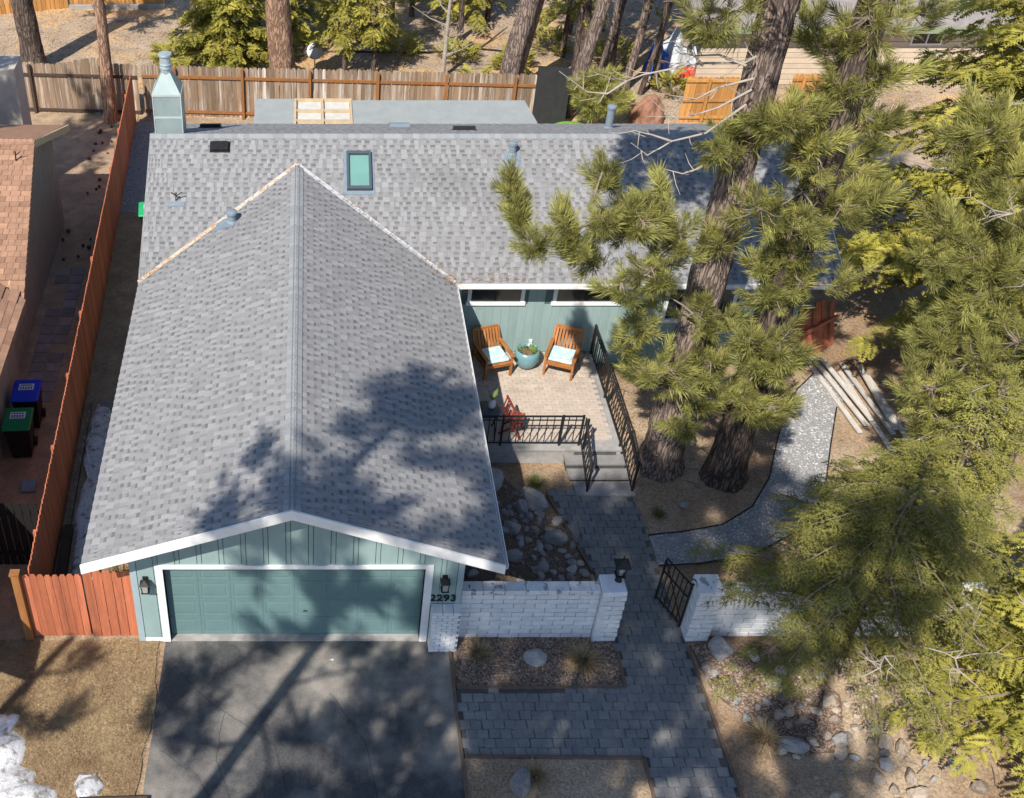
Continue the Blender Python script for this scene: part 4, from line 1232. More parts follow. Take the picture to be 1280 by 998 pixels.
def nshingle(seed):
    r = random.Random(seed); b = B(); x = -.5
    while x < .49:
        w = min(.25, .5 - x); b.tone = r.uniform(.82, 1.18)
        b.add([(x + .006, 0, 0), (x + w - .006, 0, 0), (x + w - .006, 0, .02), (x + .006, 0, .02), (x + w - .006, .2, .008), (x + .006, .2, .008)], [(0, 1, 2, 3), (3, 2, 4, 5), (1, 4, 2), (0, 3, 5)])
        x += w
    return b.mesh('shingle', m_neigh_shingle)
NSM = [nshingle(s) for s in range(8)]
NEX = .17
p0 = NR - 7.5; nsl = (nzr - NE) / p0
r_ = 0
while r_ * NEX < p0 * math.hypot(1, nsl) - .05:
    up = Vector((0, 1, nsl)).normalized(); o = Vector((0, 7.5, NE)) + up * (r_ * NEX)
    xr = -6.45 + (-.39) * (o.y - 7.5) / p0
    k = 0
    while k < 4:
        ln_ = 1.0 if k or r_ % 2 == 0 else .6
        off = k if r_ % 2 == 0 else max(0, k - .4)
        c = o + Vector((xr - off - ln_ / 2, 0, 0))
        if c.x > -10.2 and not (4.0 - (c.x + 9.6) * .39 > c.z + .1 and c.y < 9):
            place('shingle', random.choice(NSM), basis(c + Vector((0, 0, .01)), (1, 0, 0), up) @ Matrix.Diagonal((ln_, 1, 1, 1)), nroof)
        k += 1
    r_ += 1
usl = (4.0 - NE) / 3.2
for r_ in range(19):
    up = Vector((-1, 0, usl)).normalized(); o = Vector((-6.4, 0, NE)) + up * (r_ * NEX)
    for k in range(6):
        y = 2.2 + k + .5 + (r_ % 2) * .5
        if nzr - nsl * abs(NR - y) > o.z + .1 and y > 7: continue
        if y > 7.2 + r_ * .1: continue
        if o.x < -8.6: continue
        place('shingle', random.choice(NSM), basis(Vector((o.x, y, o.z + .01)), (0, 1, 0), up), nroof)
for k in range(26): place('ridge_cap', capM, xf(-6.88 - k * .15, NR, nzr, math.pi / 2), nroof)
for o in nroof.children:
    if o.name.startswith('ridge_cap'): o.material_slots[0].link = 'OBJECT'; o.material_slots[0].material = m_neigh_shingle
wl = B(); wl.prism([(4.5, 0), (15.2, 0), (15.2, 2.75), (NR, 4.1), (7.9, 2.6), (4.5, 2.6)], 'x', -7.35, -7.2)
wl.box(-7.2, -6.95, -3, 7.6, 0, 2.55); wl.box(-13, -7.35, 15.0, 15.2, 0, 2.6)
nwall = wl.build('wall', M('neighbour_groove', (.17, .155, .12), (.14, .13, .1), 6, .9), nh)
y = 7.7
ztop = lambda q_: (2.6 + (q_ - 7.9) * .349) if q_ < NR else 4.1 - (q_ - NR) * .45
while y < 15.1:
    B().prism([(y, .05), (y + .19, .05), (y + .19, ztop(y + .19)), (y, ztop(y))], 'x', -7.205, -7.185).build('siding_board', m_stucco, nwall)
    y += .2
y = 0.0
while y < 7.5:
    B().box(-6.955, -6.935, y, y + .19, .05, 2.55).build('siding_board', m_stucco, nwall); y += .2
B().prism([(NR, nzr - .01), (16.22, NE - .01), (16.22, NE - .2), (NR, nzr - .2)], 'x', -6.9, -6.83).build('rake_fascia', m_tan, nh)
B().prism([(7.45, NE - .01), (NR, nzr - .01), (NR, nzr - .2), (7.45, NE - .2)], 'x', -6.86, -6.83).build('rake_fascia', m_tan, nh)
nch = B(); nch.box(-9.3, -8.42, 17.2, 18.2, 0, 3.95); nch.build('chimney', M('grey_stucco', (.5, .44, .38), (.42, .37, .32), 3, .9, .1, 20), nh)
b = B(); p = Vector((-7.2, 11.5, 4.1)); b.bar(p, p + Vector((.02, 0, .25)), .03); b.bar(p + Vector((0, 0, .13)), p + Vector((.15, 0, .25)), .02); b.build('antenna_bracket', m_black, nh)
# stepping slabs in the neighbour's yard
nps = empty('stepping_slabs', (-6.5, 10, 0), 'double row of grey square slabs along the neighbouring wall', 'paving')
sm_ = [cmesh('slab', .36, .36, .04, .01, m_flag, .008) for _ in range(3)]
for r_ in range(16):
    for c_ in range(2):
        if random.random() < .12: continue
        place('slab', random.choice(sm_), xf(-6.72 + c_ * .39 + r_ * -.004, 6.9 + r_ * .39, -.012, random.uniform(-.02, .02)), nps)
# wheelie bins
def wheelie(x, y, rz, lidmat, label):
    root = empty('wheelie_bin', (x, y, 0), label, 'bin')
    T = Matrix.Translation((x, y, 0)) @ Matrix.Rotation(rz, 4, 'Z')
    vs = [(sx * w, sy * d, z) for z, w, d in ((.06, .21, .24), (.95, .29, .34)) for sx, sy in ((-1, -1), (1, -1), (1, 1), (-1, 1))]
    B().add(vs, bf).build('body', m_bin, root, T)
    v, f = chamfer_box(.64, .78, .07, .03); lid = B().add(v, f).build('lid', lidmat, root, T @ Matrix.Translation((0, -.01, .955)))
    for sx in (-1, 1):
        b = B(); b.tube([(sx * .27, .26, .11), (sx * .22, .26, .11)], .11, 14); b.build('wheel', m_dark, root, T)
    b = B(); b.bar((-.24, .4, .93), (.24, .4, .93), .035); b.build('handle', m_dark, root, T)
    B().box(-.17, .17, -.02, .2, 1.026, 1.03).build('label_plate', m_label, lid, T)
    g = B()
    for k in range(5): g.box(-.14 + k * .06, -.105 + k * .06, .03, .09, 1.031, 1.034)
    g.box(-.14, .14, .13, .145, 1.031, 1.034); g.box(-.14, .12, .16, .17, 1.031, 1.034); g.box(-.14, .14, 0.0, .012, 1.031, 1.034)
    g.build('label_print', m_dark, lid, T)
    return root
wheelie(-6.46, 5.35, .06, m_green, 'black wheelie bin with green lid beside the neighbouring wall')
wheelie(-6.46, 6.35, .04, m_blue, 'black wheelie bin with blue lid beside the neighbouring wall')
wheelie(-4.5, 14.5, .1, M('bright_green_lid', (.03, .42, .16), (.02, .36, .13), 3, .4), 'black wheelie bin with bright green lid between house and red fence')
B().prism([(-.16, -.1), (.14, -.16), (.2, .1), (-.08, .18)], 'z', 0, .04).build('plastic_scrap', M('grey_blue_plastic', (.2, .27, .36), (.15, .2, .28), 5, .4), None, xf(-6.15, 4.15, .06, .3) @ Matrix.Rotation(.35, 4, 'X'), label='crumpled grey blue plastic sheet lying in front of the bins', cat='plastic sheet')

# ================================================================== SIDE YARD
fl = empty('flagstones', (-4.6, 6.2, 0), 'irregular flagstones in the side yard between snow and house', 'paving')
for k in range(34):
    x, y = random.uniform(-4.75, -3.6), random.uniform(2.2, 7.4)
    n = random.randrange(5, 8); o = [(math.cos(6.28 * i / n + .2) * random.uniform(.16, .27), math.sin(6.28 * i / n + .2) * random.uniform(.16, .27)) for i in range(n)]
    B().prism(o[::-1], 'z', 0, .03 + k * .0006).build('flagstone', m_flag, fl, xf(x, y, .006, random.uniform(0, 3)))
def snow_patch(name, outline, h, label, z=0.0, seed=0, mat=m_snow):
    pts = wobble(outline, .1, .12, seed)
    c = Vector((sum(p[0] for p in pts) / len(pts), sum(p[1] for p in pts) / len(pts), 0))
    vs = []; n = len(pts); K = 9
    for i in range(K):
        t = i / (K - 1)
        for p in pts:
            x, y = p[0] + (c.x - p[0]) * t, p[1] + (c.y - p[1]) * t
            vs.append((x, y, z - .03 + (h + .03) * min(1, (t * 5)) ** .5 + (.35 * h * (noise.noise((x * 2.2, y * 2.2, seed)) + .6 * noise.noise((x * 6, y * 6, seed))) if i else 0)))
    fs = [(i * n + k, i * n + (k + 1) % n, (i + 1) * n + (k + 1) % n, (i + 1) * n + k) for i in range(K - 1) for k in range(n)]
    v = np.array(vs); f = np.array(fs)
    np_obj(name, v, f, mat, None, None, True, label=label, cat='snow', kind='stuff')
snow_patch('snow', [(-5.05, 7.1), (-4.72, 7.1), (-4.6, 6.0), (-4.45, 4.6), (-4.3, 3.0), (-4.15, .9), (-4.7, .5), (-4.86, 2.4), (-5.0, 3.3), (-4.98, 4.6), (-5.1, 5.6)], .16, 'strip of old snow between the red fence and the house', seed=2)
snow_patch('snow', [(-8.5, -1.5), (-5.7, -1.5), (-5.15, -1.6), (-5.2, -1.95), (-5.0, -2.15), (-4.95, -2.6), (-4.6, -2.8), (-4.65, -3.0), (-4.2, -3.15), (-4.05, -3.6), (-4.5, -5.5), (-8.5, -6)], .16, 'dirty snow bank on the dry lawn in the front corner', seed=5)
snow_patch('snow', [(-3.95, -2.85), (-3.6, -2.75), (-3.45, -3.1), (-3.5, -3.3), (-3.85, -3.35), (-4.02, -3.1)], .05, 'small melting snow lump on the lawn edge near the driveway', seed=9, mat=M('dirty_snow', (.6, .62, .66), (.4, .41, .42), 6, .8, .5, 30, c3=(.2, .18, .16), s3=8, t3=(.5, .6)))
B().box(-.1, .1, -1.0, 1.0, 0, .16).build('timber', m_wood_dark, None, xf(-5.0, 1.9, .02, .05), label='dark old timber lying beside the red fence and snow', cat='timber')
b = B().box(-.03, .03, -3.2, 3.2, 0, .12); b.build('edging_board', m_fence_old, None, xf(-5.08, 3.9, 0, .034), label='narrow weathered edging board along the foot of the red fence', cat='board')
B().box(-.6, .6, -.06, .06, 0, .12).build('timber', m_wood_dark, None, xf(-3.3, -3.42, .0, .03), label='dark timber end lying where lawn meets driveway', cat='timber')

# ================================================================== ROCKS
def rock_mesh(seed, sub=2):
    import bmesh
    bm_ = bmesh.new(); bmesh.ops.create_icosphere(bm_, subdivisions=sub, radius=1)
    r = random.Random(seed); off = Vector((r.uniform(-9, 9), r.uniform(-9, 9), r.uniform(-9, 9)))
    planes = [(Vector((r.gauss(0, 1), r.gauss(0, 1), r.gauss(0, .7))).normalized(), r.uniform(.52, .85)) for _ in range(13)]
    for v in bm_.verts:
        d = v.co.normalized(); s_ = 1 + .22 * noise.noise(d * 1.3 + off)
        for n_, h_ in planes:
            dd = d.dot(n_)
            if dd > .01: s_ = min(s_, h_ / dd)
        v.co = d * s_ * (1 + .04 * noise.noise(d * 5 + off))
    me = bpy.data.meshes.new('rock'); bm_.to_mesh(me); bm_.free(); me.materials.append(m_rock)
    return me
RK = [rock_mesh(s, 3) for s in range(6)]
RKs = [rock_mesh(20 + s, 2) for s in range(8)]
def rock(x, y, sx, sy, sz, rz, label, group=None, mat=None, big=True, name='rock', sink=.42):
    me = random.choice(RK if big else RKs)
    o = place(name, me, Matrix.Translation((x, y, sz * sink)) @ Matrix.Rotation(rz, 4, 'Z') @ Matrix.Rotation(random.uniform(-.2, .2), 4, 'X') @ Matrix.Diagonal((sx, sy, sz, 1)))
    tag(o, label, 'rock', group)
    if mat: o.material_slots[0].link = 'OBJECT'; o.material_slots[0].material = mat
    return o
rock(4.25, -.48, .26, .19, .2, .2, 'rounded grey boulder alone in the mulch bed below the garden wall', name='boulder')
rock(3.6, -3.1, .28, .2, .28, .9, 'pale grey boulder standing in the bare bed below the walkway', name='boulder')
rock(3.95, 4.3, .46, .36, .4, -.5, 'largest grey boulder tucked under the garage eave beside the patio', name='boulder')
rock(4.9, 3.72, .42, .2, .22, -.75, 'long slanting grey boulder at the top of the rock garden', name='boulder')
rock(4.62, 3.5, .16, .22, .22, .3, 'upright pale rock leaning on the long boulder of the rock garden', name='boulder')
rock(5.15, 2.6, .3, .2, .2, .2, 'broad grey boulder in the middle of the rock garden', name='boulder')
rock(5.55, 2.75, .14, .26, .2, .25, 'narrow pale rock at the walkway edge of the rock garden', name='boulder')
rock(4.3, 2.9, .22, .15, .15, -.5, 'flat grey rock near the garage eave in the rock garden', name='boulder')
rock(4.25, 2.1, .24, .18, .17, .1, 'rounded grey rock near the garage eave below the flat one', name='boulder')
rock(4.75, 1.8, .18, .15, .15, .7, 'grey rock low in the rock garden near the garden wall', name='boulder')
rock(7.85, -.3, .3, .22, .24, -.8, 'grey boulder at the foot of the right gate pillar', name='boulder')
rock(8.5, -2.35, .36, .16, .16, -.35, 'long flat grey rock at the lower edge of the river rock bed', name='boulder')
rock(8.62, -1.0, .2, .17, .16, .2, 'tan rounded rock in the river rock bed under the fir tree', mat=m_rocktan, name='boulder')
rock(8.13, 4.35 - .75, .14, .11, .11, .3, 'pale rock beside the big left pine trunk base', name='boulder')
random.seed(31)
def scatter_rocks(pts, lo, hi, label, group, mats_):
    for x, y in pts:
        s_ = random.uniform(lo, hi)
        rock(x, y, s_ * random.uniform(.9, 1.5), s_ * random.uniform(.8, 1.1), s_ * random.uniform(.6, .95), random.uniform(0, 3), label, group, random.choice(mats_), s_ > .13, 'rock', random.uniform(.15, .45))
pts = []
for k in range(900):
    t = random.random(); x = 5.0 + .75 * t + random.gauss(0, .3); y = 3.5 - 2.9 * t + random.gauss(0, .4)
    if inside(BED2, np.array([(x, y)]))[0] and all((x - a) ** 2 + (y - b_) ** 2 > .03 for a, b_ in pts): pts.append((x, y))
    if len(pts) >= 80: break
scatter_rocks(pts, .045, .14, 'small grey rock among the many in the rock garden by the walkway', 'grey rocks in the rock garden', [None, None, m_rocktan])
pts = []
for k in range(600):
    x, y = random.uniform(2.95, 4.9), random.uniform(.5, 4.0)
    if all((x - a) ** 2 + (y - b_) ** 2 > .15 for a, b_ in pts): pts.append((x, y))
    if len(pts) >= 26: break
scatter_rocks(pts, .07, .14, 'small grey rock lying in the dark bed under the garage eave', 'grey rocks under the garage eave', [None])
pts = []
for k in range(160):
    t = random.random(); x = 7.42 + 1.0 * t + random.gauss(0, .07); y = -.75 - 1.7 * t + random.gauss(0, .1)
    if all((x - a) ** 2 + (y - b_) ** 2 > .03 for a, b_ in pts): pts.append((x, y))
    if len(pts) >= 26: break
scatter_rocks(pts, .06, .12, 'small rock in the line edging the river rock bed along the walkway', 'rocks edging the river rock bed', [None, m_rocktan])
pts = []
for k in range(900):
    t = random.random(); x = 8.75 + 1.6 * t + random.gauss(0, .42); y = -.9 - 2.1 * t + random.gauss(0, .5)
    if y < .0 and all((x - a) ** 2 + (y - b_) ** 2 > .045 for a, b_ in pts): pts.append((x, y))
    if len(pts) >= 64: break
scatter_rocks(pts, .06, .18, 'rounded tan or grey stone of the dry river bed under the fir tree', 'stones of the dry river bed', [None, m_rocktan, m_rocktan])
random.seed(77)

# ------------------------------------------------------------------ loose ground cover
PT_V = np.array([(1, 0, 0), (0, 1, 0), (-1, 0, 0), (0, -1, 0), (0, 0, .8), (0, 0, -.6)]); PT_F = np.array([(0, 1, 4), (1, 2, 4), (2, 3, 4), (3, 0, 4)])
def pebbles(name, poly, n, size, mat, lo, hi, zz, label, flat=1.0):
    P = sample(poly, n); K = len(P)
    a = rng.uniform(0, 6.28, K); d = np.column_stack([np.cos(a), np.sin(a), rng.uniform(-.3, .3, K)])
    s_ = rng.uniform(*size, K)
    sc = np.column_stack([s_ * rng.uniform(.8, 1.6, K), s_ * rng.uniform(.6, 1, K), s_ * rng.uniform(.5, 1, K) * flat])
    v, f = scatter(PT_V, PT_F, np.column_stack([P, np.full(K, zz)]), frame(d), sc)
    np_obj(name, v, f, mat, None, tone_of(K, 6, lo, hi), kind='stuff', label=label, cat='gravel')
pebbles('gravel', PATH_G, 17000, (.014, .03), m_pebble, .45, 1.3, .014, 'blue grey gravel filling the curving garden path')
pebbles('gravel', SGRAV, 4500, (.016, .032), m_pebble, .45, 1.2, .012, 'grey gravel strip beside the back end of the red fence')
pebbles('bark_chips', BED1, 6500, (.012, .03), m_chip, .5, 1.9, .012, 'brown bark chips and grit in the bed below the garden wall')
pebbles('bark_chips', BED2, 9000, (.012, .028), m_chip, .45, 1.5, .012, 'dark bark chips between the stones of the rock garden')
pebbles('bark_chips', BED4, 8000, (.012, .03), m_chip, .6, 2.0, .012, 'bark chips and grit in the river rock bed')
GB_V = np.array([(0, -.06, 0), (0, .06, 0), (.55, .045, .05), (.55, -.045, .05), (1, 0, .0)]); GB_F = np.array([(0, 1, 2), (0, 2, 3), (3, 2, 4)])
def blades(name, poly, n, size, mat, lo, hi, label, zz=.005, el=(.05, .7), cat='grass', thin=.45):
    P = sample(poly, n); K = len(P)
    a = rng.uniform(0, 6.28, K); e = rng.uniform(*el, K)
    d = np.column_stack([np.cos(a) * np.cos(e), np.sin(a) * np.cos(e), np.sin(e)])
    tv = GB_V.copy(); tv[:, 1] *= thin
    v, f = scatter(tv, GB_F, np.column_stack([P, np.full(K, zz)]), frame(d, rng.uniform(0, 6, K)), rng.uniform(*size, K))
    np_obj(name, v, f, mat, None, tone_of(K, 5, lo, hi), kind='stuff', label=label, cat=cat)
LAWN_V = [(-6.2, .0), (-2.85, .0), (-2.8, -1.2), (-2.95, -3.4), (-6.5, -3.6)]
blades('grass', LAWN_V, 45000, (.05, .12), m_blade, .55, 1.25, 'short dry tan grass of the front lawn')
YARDR = [(7.2, 4.9), (7.2, 2.9), (8.8, 3.15), (10.1, 4.5), (11, 6.2), (12.2, 8.2), (13, 8.4), (17, 8), (22, 14), (18, 18), (12.6, 16), (12.6, 8.6), (7.2, 8.5)]
blades('pine_litter', YARDR, 45000, (.06, .17), m_litter, .5, 1.4, 'brown pine needle litter over the right side yard', .0, (.0, .25), 'litter')
blades('pine_litter', [(-12, 22.9), (22, 22), (22, 36), (-12, 36)], 40000, (.1, .28), m_litter, .4, 1.3, 'pale pine needle litter over the back yard', .0, (.0, .25), 'litter')
blades('pine_litter', SIDE, 7000, (.05, .13), m_litter, .3, .9, 'dark pine needle litter in the narrow side yard', .005, (0, .25), 'litter')
blades('pine_litter', BED3, 5000, (.05, .12), m_litter, .4, 1.1, 'pine needle litter on the bare bed below the walkway', .005, (0, .3), 'litter')
blades('pine_litter', [(8, -2), (9.4, -4.6), (11, -3.4), (10.6, -1.5), (14, -.3), (16, -6), (7.5, -6), (7.35, -1.2)], 14000, (.05, .14), m_litter, .5, 1.4, 'tan pine needle litter around the river rock bed', .005, (0, .3), 'litter')
def grass_clump(x, y, r_, n, label, mat=m_blade, h=.35):
    a = rng.uniform(0, 6.28, n); e = rng.uniform(.25, 1.35, n)
    d = np.column_stack([np.cos(a) * np.cos(e), np.sin(a) * np.cos(e), np.sin(e)])
    P = np.column_stack([x + np.cos(a) * r_ * rng.random(n), y + np.sin(a) * r_ * rng.random(n), np.zeros(n)])
    tv = GB_V.copy(); tv[:, 1] *= .35; tv[2:4, 2] += .06; tv[4, 2] -= .15
    v, f = scatter(tv, GB_F, P, frame(d), rng.uniform(.6, 1.1, n) * h)
    np_obj('grass_clump', v, f, mat, None, tone_of(n, 5, .6, 1.3), label=label, cat='grass clump')
grass_clump(3.25, -.35, .1, 260, 'dry tan grass clump in the mulch bed beside the garage pier')
grass_clump(5.15, -.55, .12, 340, 'dry tan grass clump in the mulch bed beside the lantern pillar', h=.45)
grass_clump(8.05, -2.2, .1, 260, 'dry spiky grass clump on bare ground beside the walkway', h=.42)
grass_clump(5.0, 4.25, .12, 200, 'half green grass clump in front of the patio', m_green_blade, .3)
grass_clump(7.5, 3.35, .1, 160, 'low green brown plant beside the gravel path', m_green_blade, .2)
grass_clump(3.9, -2.9, .12, 200, 'dry grass tuft behind the pale boulder in the bare bed', h=.3)
grass_clump(3.7, .7, .1, 160, 'dark green tuft under the garage eave behind the garden wall', m_green_blade, .3)
grass_clump(-3.75, 1.6, .12, 160, 'pale dry stalks between the red gate and the garage wall', h=.7)
# pine cones in the neighbour's yard
cnb = B().lathe([(.015, 0), (.05, .03), (.055, .06), (.03, .1), (0, .12)], (0, 0, 0), 7).mesh('pine_cone', m_cone)
for k in range(34):
    o = place('pine_cone', cnb, Matrix.Translation((random.uniform(-7.1, -5.9), random.uniform(13.2, 21.8), .04)) @ Matrix.Rotation(random.uniform(1, 2), 4, 'X') @ Matrix.Rotation(random.uniform(0, 6), 4, 'Z') @ Matrix.Scale(random.uniform(.7, 1.3), 4))
    tag(o, 'dark fallen pine cone on the shaded ground behind the neighbouring house', 'pine cone', 'fallen pine cones')
B().add([(.4, -.46, .02), (.47, -.44, .03), (.5, -.47, .02), (.46, -.5, .04), (.43, -.485, .055)], [(0, 1, 4), (1, 2, 4), (2, 3, 4), (3, 0, 4)]).build('paper_scrap', m_white, None, label='small white scrap on the driveway before the garage door', cat='litter')

# ================================================================== RIGHT SIDE YARD
rf = empty('board_screen', (12.7, 8.9, 0), 'red stained leaning board screen beyond the two pines', 'fence')
for k in range(9):
    x, y = 12.0 + k * .17, 8.45 + k * .12
    v = picket(.19, random.uniform(1.1, 1.35), m_terra, .03)
    place('board', v, Matrix.Translation((x, y, 0)) @ Matrix.Rotation(.62, 4, 'Z') @ Matrix.Rotation(-.35 + random.uniform(-.05, .05), 4, 'X'), rf)
B().bar((11.95, 8.65, .7), (13.5, 9.75, .7), .05, .09).build('rail', m_terra, rf)
random.seed(5)
for k in range(7):
    nth = ('plank nearest the gravel path', 'second plank from the gravel path', 'third plank from the gravel path', 'middle plank', 'third plank from the open ground', 'second plank from the open ground', 'plank nearest the open ground')[k]
    o = B().box(-.055, .055, -1.4 + .25 * (k % 3), 1.5, 0, .04).build('plank', m_plank, None, Matrix.Translation((12.7 + k * .19 - .05, 7.3 - k * .12 + random.uniform(-.2, .2), .03 + (k % 3) * .055)) @ Matrix.Rotation(random.uniform(-.1, .1) + .06, 4, 'Z'),
        label='white painted ' + nth + ' in the loose stack by the red screen', cat='plank', group='white planks on the ground')
# ================================================================== BACKGROUND HOUSE AND YARD THINGS
bh = empty('background_house', (18, 26, 0), 'beige background house with green fascia and oval window', 'house')
bwall = B().box(13.9, 24, 25, 25.2, 0, 2.3).build('wall', M('background_groove', (.3, .25, .2)), bh)
for k in range(11): B().box(13.9, 24, 24.975, 25.002, .02 + k * .2, .2 + k * .2).build('siding_board', m_beige, bwall)
B().prism([(24.4, 2.35), (30, 4.3), (30, 4.15), (24.4, 2.2)][::-1], 'x', 13.4, 24.5).build('roof', M('background_roof', (.3, .27, .25), (.22, .2, .19), 4, .9), bh)
B().box(13.4, 24.5, 24.36, 24.4, 2.14, 2.37).build('fascia', m_gfascia, bh)
ow = B(); pts = [(16.3 + .42 * math.cos(t), 24.95, 1.5 + .33 * math.sin(t)) for t in np.linspace(0, 2 * math.pi, 25)]; ow.tube(pts, .05, 6)
owo = ow.build('oval_window', m_white, bh)
B().prism([(16.3 + .4 * math.cos(t), 1.5 + .31 * math.sin(t)) for t in np.linspace(0, 2 * math.pi, 24, endpoint=False)], 'y', 24.955, 24.972).build('pane', m_glass, owo)
g = B(); g.bar((15.9, 24.94, 1.5), (16.7, 24.94, 1.5), .03); g.bar((16.3, 24.94, 1.18), (16.3, 24.94, 1.82), .03); g.build('muntin', m_white, owo)
for x0 in (18.9, 21.2):
    w_ = B().box(x0, x0 + 1.1, 24.93, 24.97, 1.5, 2.1).build('window', m_white, bh)
    B().box(x0 + .06, x0 + .52, 24.92, 24.929, 1.56, 2.04).build('pane', m_glass, w_); B().box(x0 + .58, x0 + 1.04, 24.92, 24.929, 1.56, 2.04).build('pane', m_glass, w_)
def heap(name, x, y, sx, sy, sz, mat, label, cat, seed):
    import bmesh
    bm_ = bmesh.new(); bmesh.ops.create_icosphere(bm_, subdivisions=4, radius=1)
    for v in bm_.verts:
        d = v.co.copy(); s_ = 1 + .3 * noise.noise(d * 1.6 + Vector((seed, 0, 0))) + .14 * abs(noise.noise(d * 4 + Vector((seed, 5, 0))))
        v.co = Vector((d.x * s_ * sx, d.y * s_ * sy, max(-.2, d.z * s_) * sz))
    me = bpy.data.meshes.new(name); bm_.to_mesh(me); bm_.free(); me.materials.append(mat)
    return tag(place(name, me, Matrix.Translation((x, y, 0))), label, cat)
heap('tarp', 13.4, 26.3, .6, .5, 1.3, m_tarpwhite, 'crumpled pale grey tarp heaped beside the background house', 'tarp', 1)
heap('tarp', 12.75, 26.0, .42, .4, 1.0, m_tarpblue, 'crumpled blue tarp on the left of the tarp heap', 'tarp', 4)
heap('tarp', 13.75, 25.3, .4, .35, .5, m_tarpred, 'crumpled red tarp at the foot of the tarp heap', 'tarp', 7)
heap('tarp', 14.2, 26.0, .3, .3, 1.0, m_tarpwhite, 'pale tarp bundle against the background house corner', 'tarp', 9)
heap('earth_mound', 11.5, 22.0, .6, .55, .85, M('red_earth', (.34, .17, .11), (.25, .13, .09), 4, 1, .4, 20), 'reddish mound behind the ridge beside the cedar fence', 'mound', 3)
lm = B(); lm.lathe([(1.0, 0), (.95, .2), (.7, .38), (.3, .48), (0, .5)], (8.7, 20.6, 0), 22); lm.build('plastic_shelter', m_lime, None, label='lime green plastic dome just behind the roof ridge', cat='dome')
B().box(-.55, .55, -.03, .03, 0, 2.1).build('leaning_board', m_blackpanel, None, Matrix.Translation((8.05, 21.45, 0)) @ Matrix.Rotation(-.2, 4, 'Z') @ Matrix.Rotation(-.12, 4, 'X'), label='black board leaning on the back fence between two trunks', cat='board')
sd = empty('satellite_dish', (.25, 26.4, 0), 'small grey satellite dish standing in the back yard', 'satellite dish')
B().lathe([(.02, 0), (.02, .6)], (.25, 26.4, 0), 6).build('mast', m_black, sd)
place('dish', B().lathe([(0, 0), (.15, .02), (.3, .09), (.3, .1), (.15, .035), (0, .02)], (0, 0, 0), 18).mesh('dish', m_dish), Matrix.Translation((.25, 26.35, .68)) @ Matrix.Rotation(1.1, 4, 'X'), sd)
hs = B(); pts = [(1.3, 27.9), (2.4, 27.8), (4.0, 27.7), (5.4, 27.9), (6.6, 28.1), (7.4, 27.9), (7.5, 27.2), (7.4, 26.4), (7.7, 25.2), (8.2, 24.4)]
hs.tube([(x, y, .05) for x, y in pts], .035, 6); hs.build('garden_hose', m_hose, None, label='black hose snaking over the bare back yard', cat='hose')

# ================================================================== TREES
LEFT = [(3.42, 3.2, 8.09, 0.21, 5), (3.51, 3.2, 7.57, 0.27, 8), (3.83, 3.2, 7.16, 0.25, 6), (4.31, 3.3, 7.42, 0.3, 7), (4.58, 3.3, 6.9, 0.34, 8), (5.01, 3.4, 6.34, 0.37, 8), (5.04, 3.4, 8.03, 0.24, 6), (4.97, 3.4, 7.45, 0.3, 7), (5.48, 3.5, 7.03, 0.39, 10), (5.81, 3.6, 7.29, 0.36, 9), (6.18, 3.7, 7.5, 0.36, 9), (6.58, 3.8, 6.84, 0.43, 10), (5.99, 3.6, 6.3, 0.4, 8), (6.53, 3.8, 6.0, 0.38, 8), (5.59, 3.5, 6.02, 0.35, 6), (6.29, 4, 4.77, 0.4, 7), (6.26, 3.8, 3.86, 0.28, 5), (6.75, 3.9, 3.28, 0.32, 5), (7.19, 4, 3.61, 0.48, 8), (7.78, 4, 2.89, 0.57, 10), (8.06, 4.1, 3.53, 0.48, 9), (8.5, 4, 2.57, 0.49, 8), (7.62, 3.9, 2.33, 0.33, 5), (6.8, 4.2, 5.01, 0.4, 7), (7.46, 4.0, 4.68, 0.43, 7), (8.07, 4.0, 4.39, 0.43, 7), (7.53, 4.2, 8.13, 0.49, 10), (6.99, 4.2, 8.36, 0.3, 5), (7.68, 4.4, 6.22, 0.37, 5), (6.87, 5, 10.39, 0.53, 6), (6.44, 4.8, 10.41, 0.4, 5)]  # cluster and dead branch tables: image pixels projected to chosen depths, then baked
MID = [(7.77, 4, 8.83, 0.35, 7), (8.03, 4, 9.12, 0.4, 9), (8.65, 4.2, 8.36, 0.48, 10), (8.02, 4.3, 7.13, 0.51, 9), (8.82, 4.3, 7.37, 0.5, 10), (8.8, 4.2, 6.52, 0.44, 7), (9.31, 4.5, 8.36, 0.39, 9), (9.84, 4.5, 7.63, 0.43, 10), (9.59, 4.4, 7.07, 0.41, 8), (8.88, 4.6, 8.99, 0.34, 6), (9.86, 4.5, 8.59, 0.31, 6), (8.79, 3.8, 3.76, 0.47, 8), (9.29, 3.8, 3.05, 0.48, 9), (9.52, 3.9, 3.78, 0.41, 6), (9.56, 3.7, 2.5, 0.45, 7), (9.36, 4, 5.33, 0.33, 5), (10.22, 4.4, 5.69, 0.3, 4), (8.17, 4.8, 10.31, 0.4, 6), (8.99, 4.5, 10.49, 0.52, 7), (9.99, 4.5, 10.42, 0.52, 7), (8.85, 4.5, 9.88, 0.4, 5)]
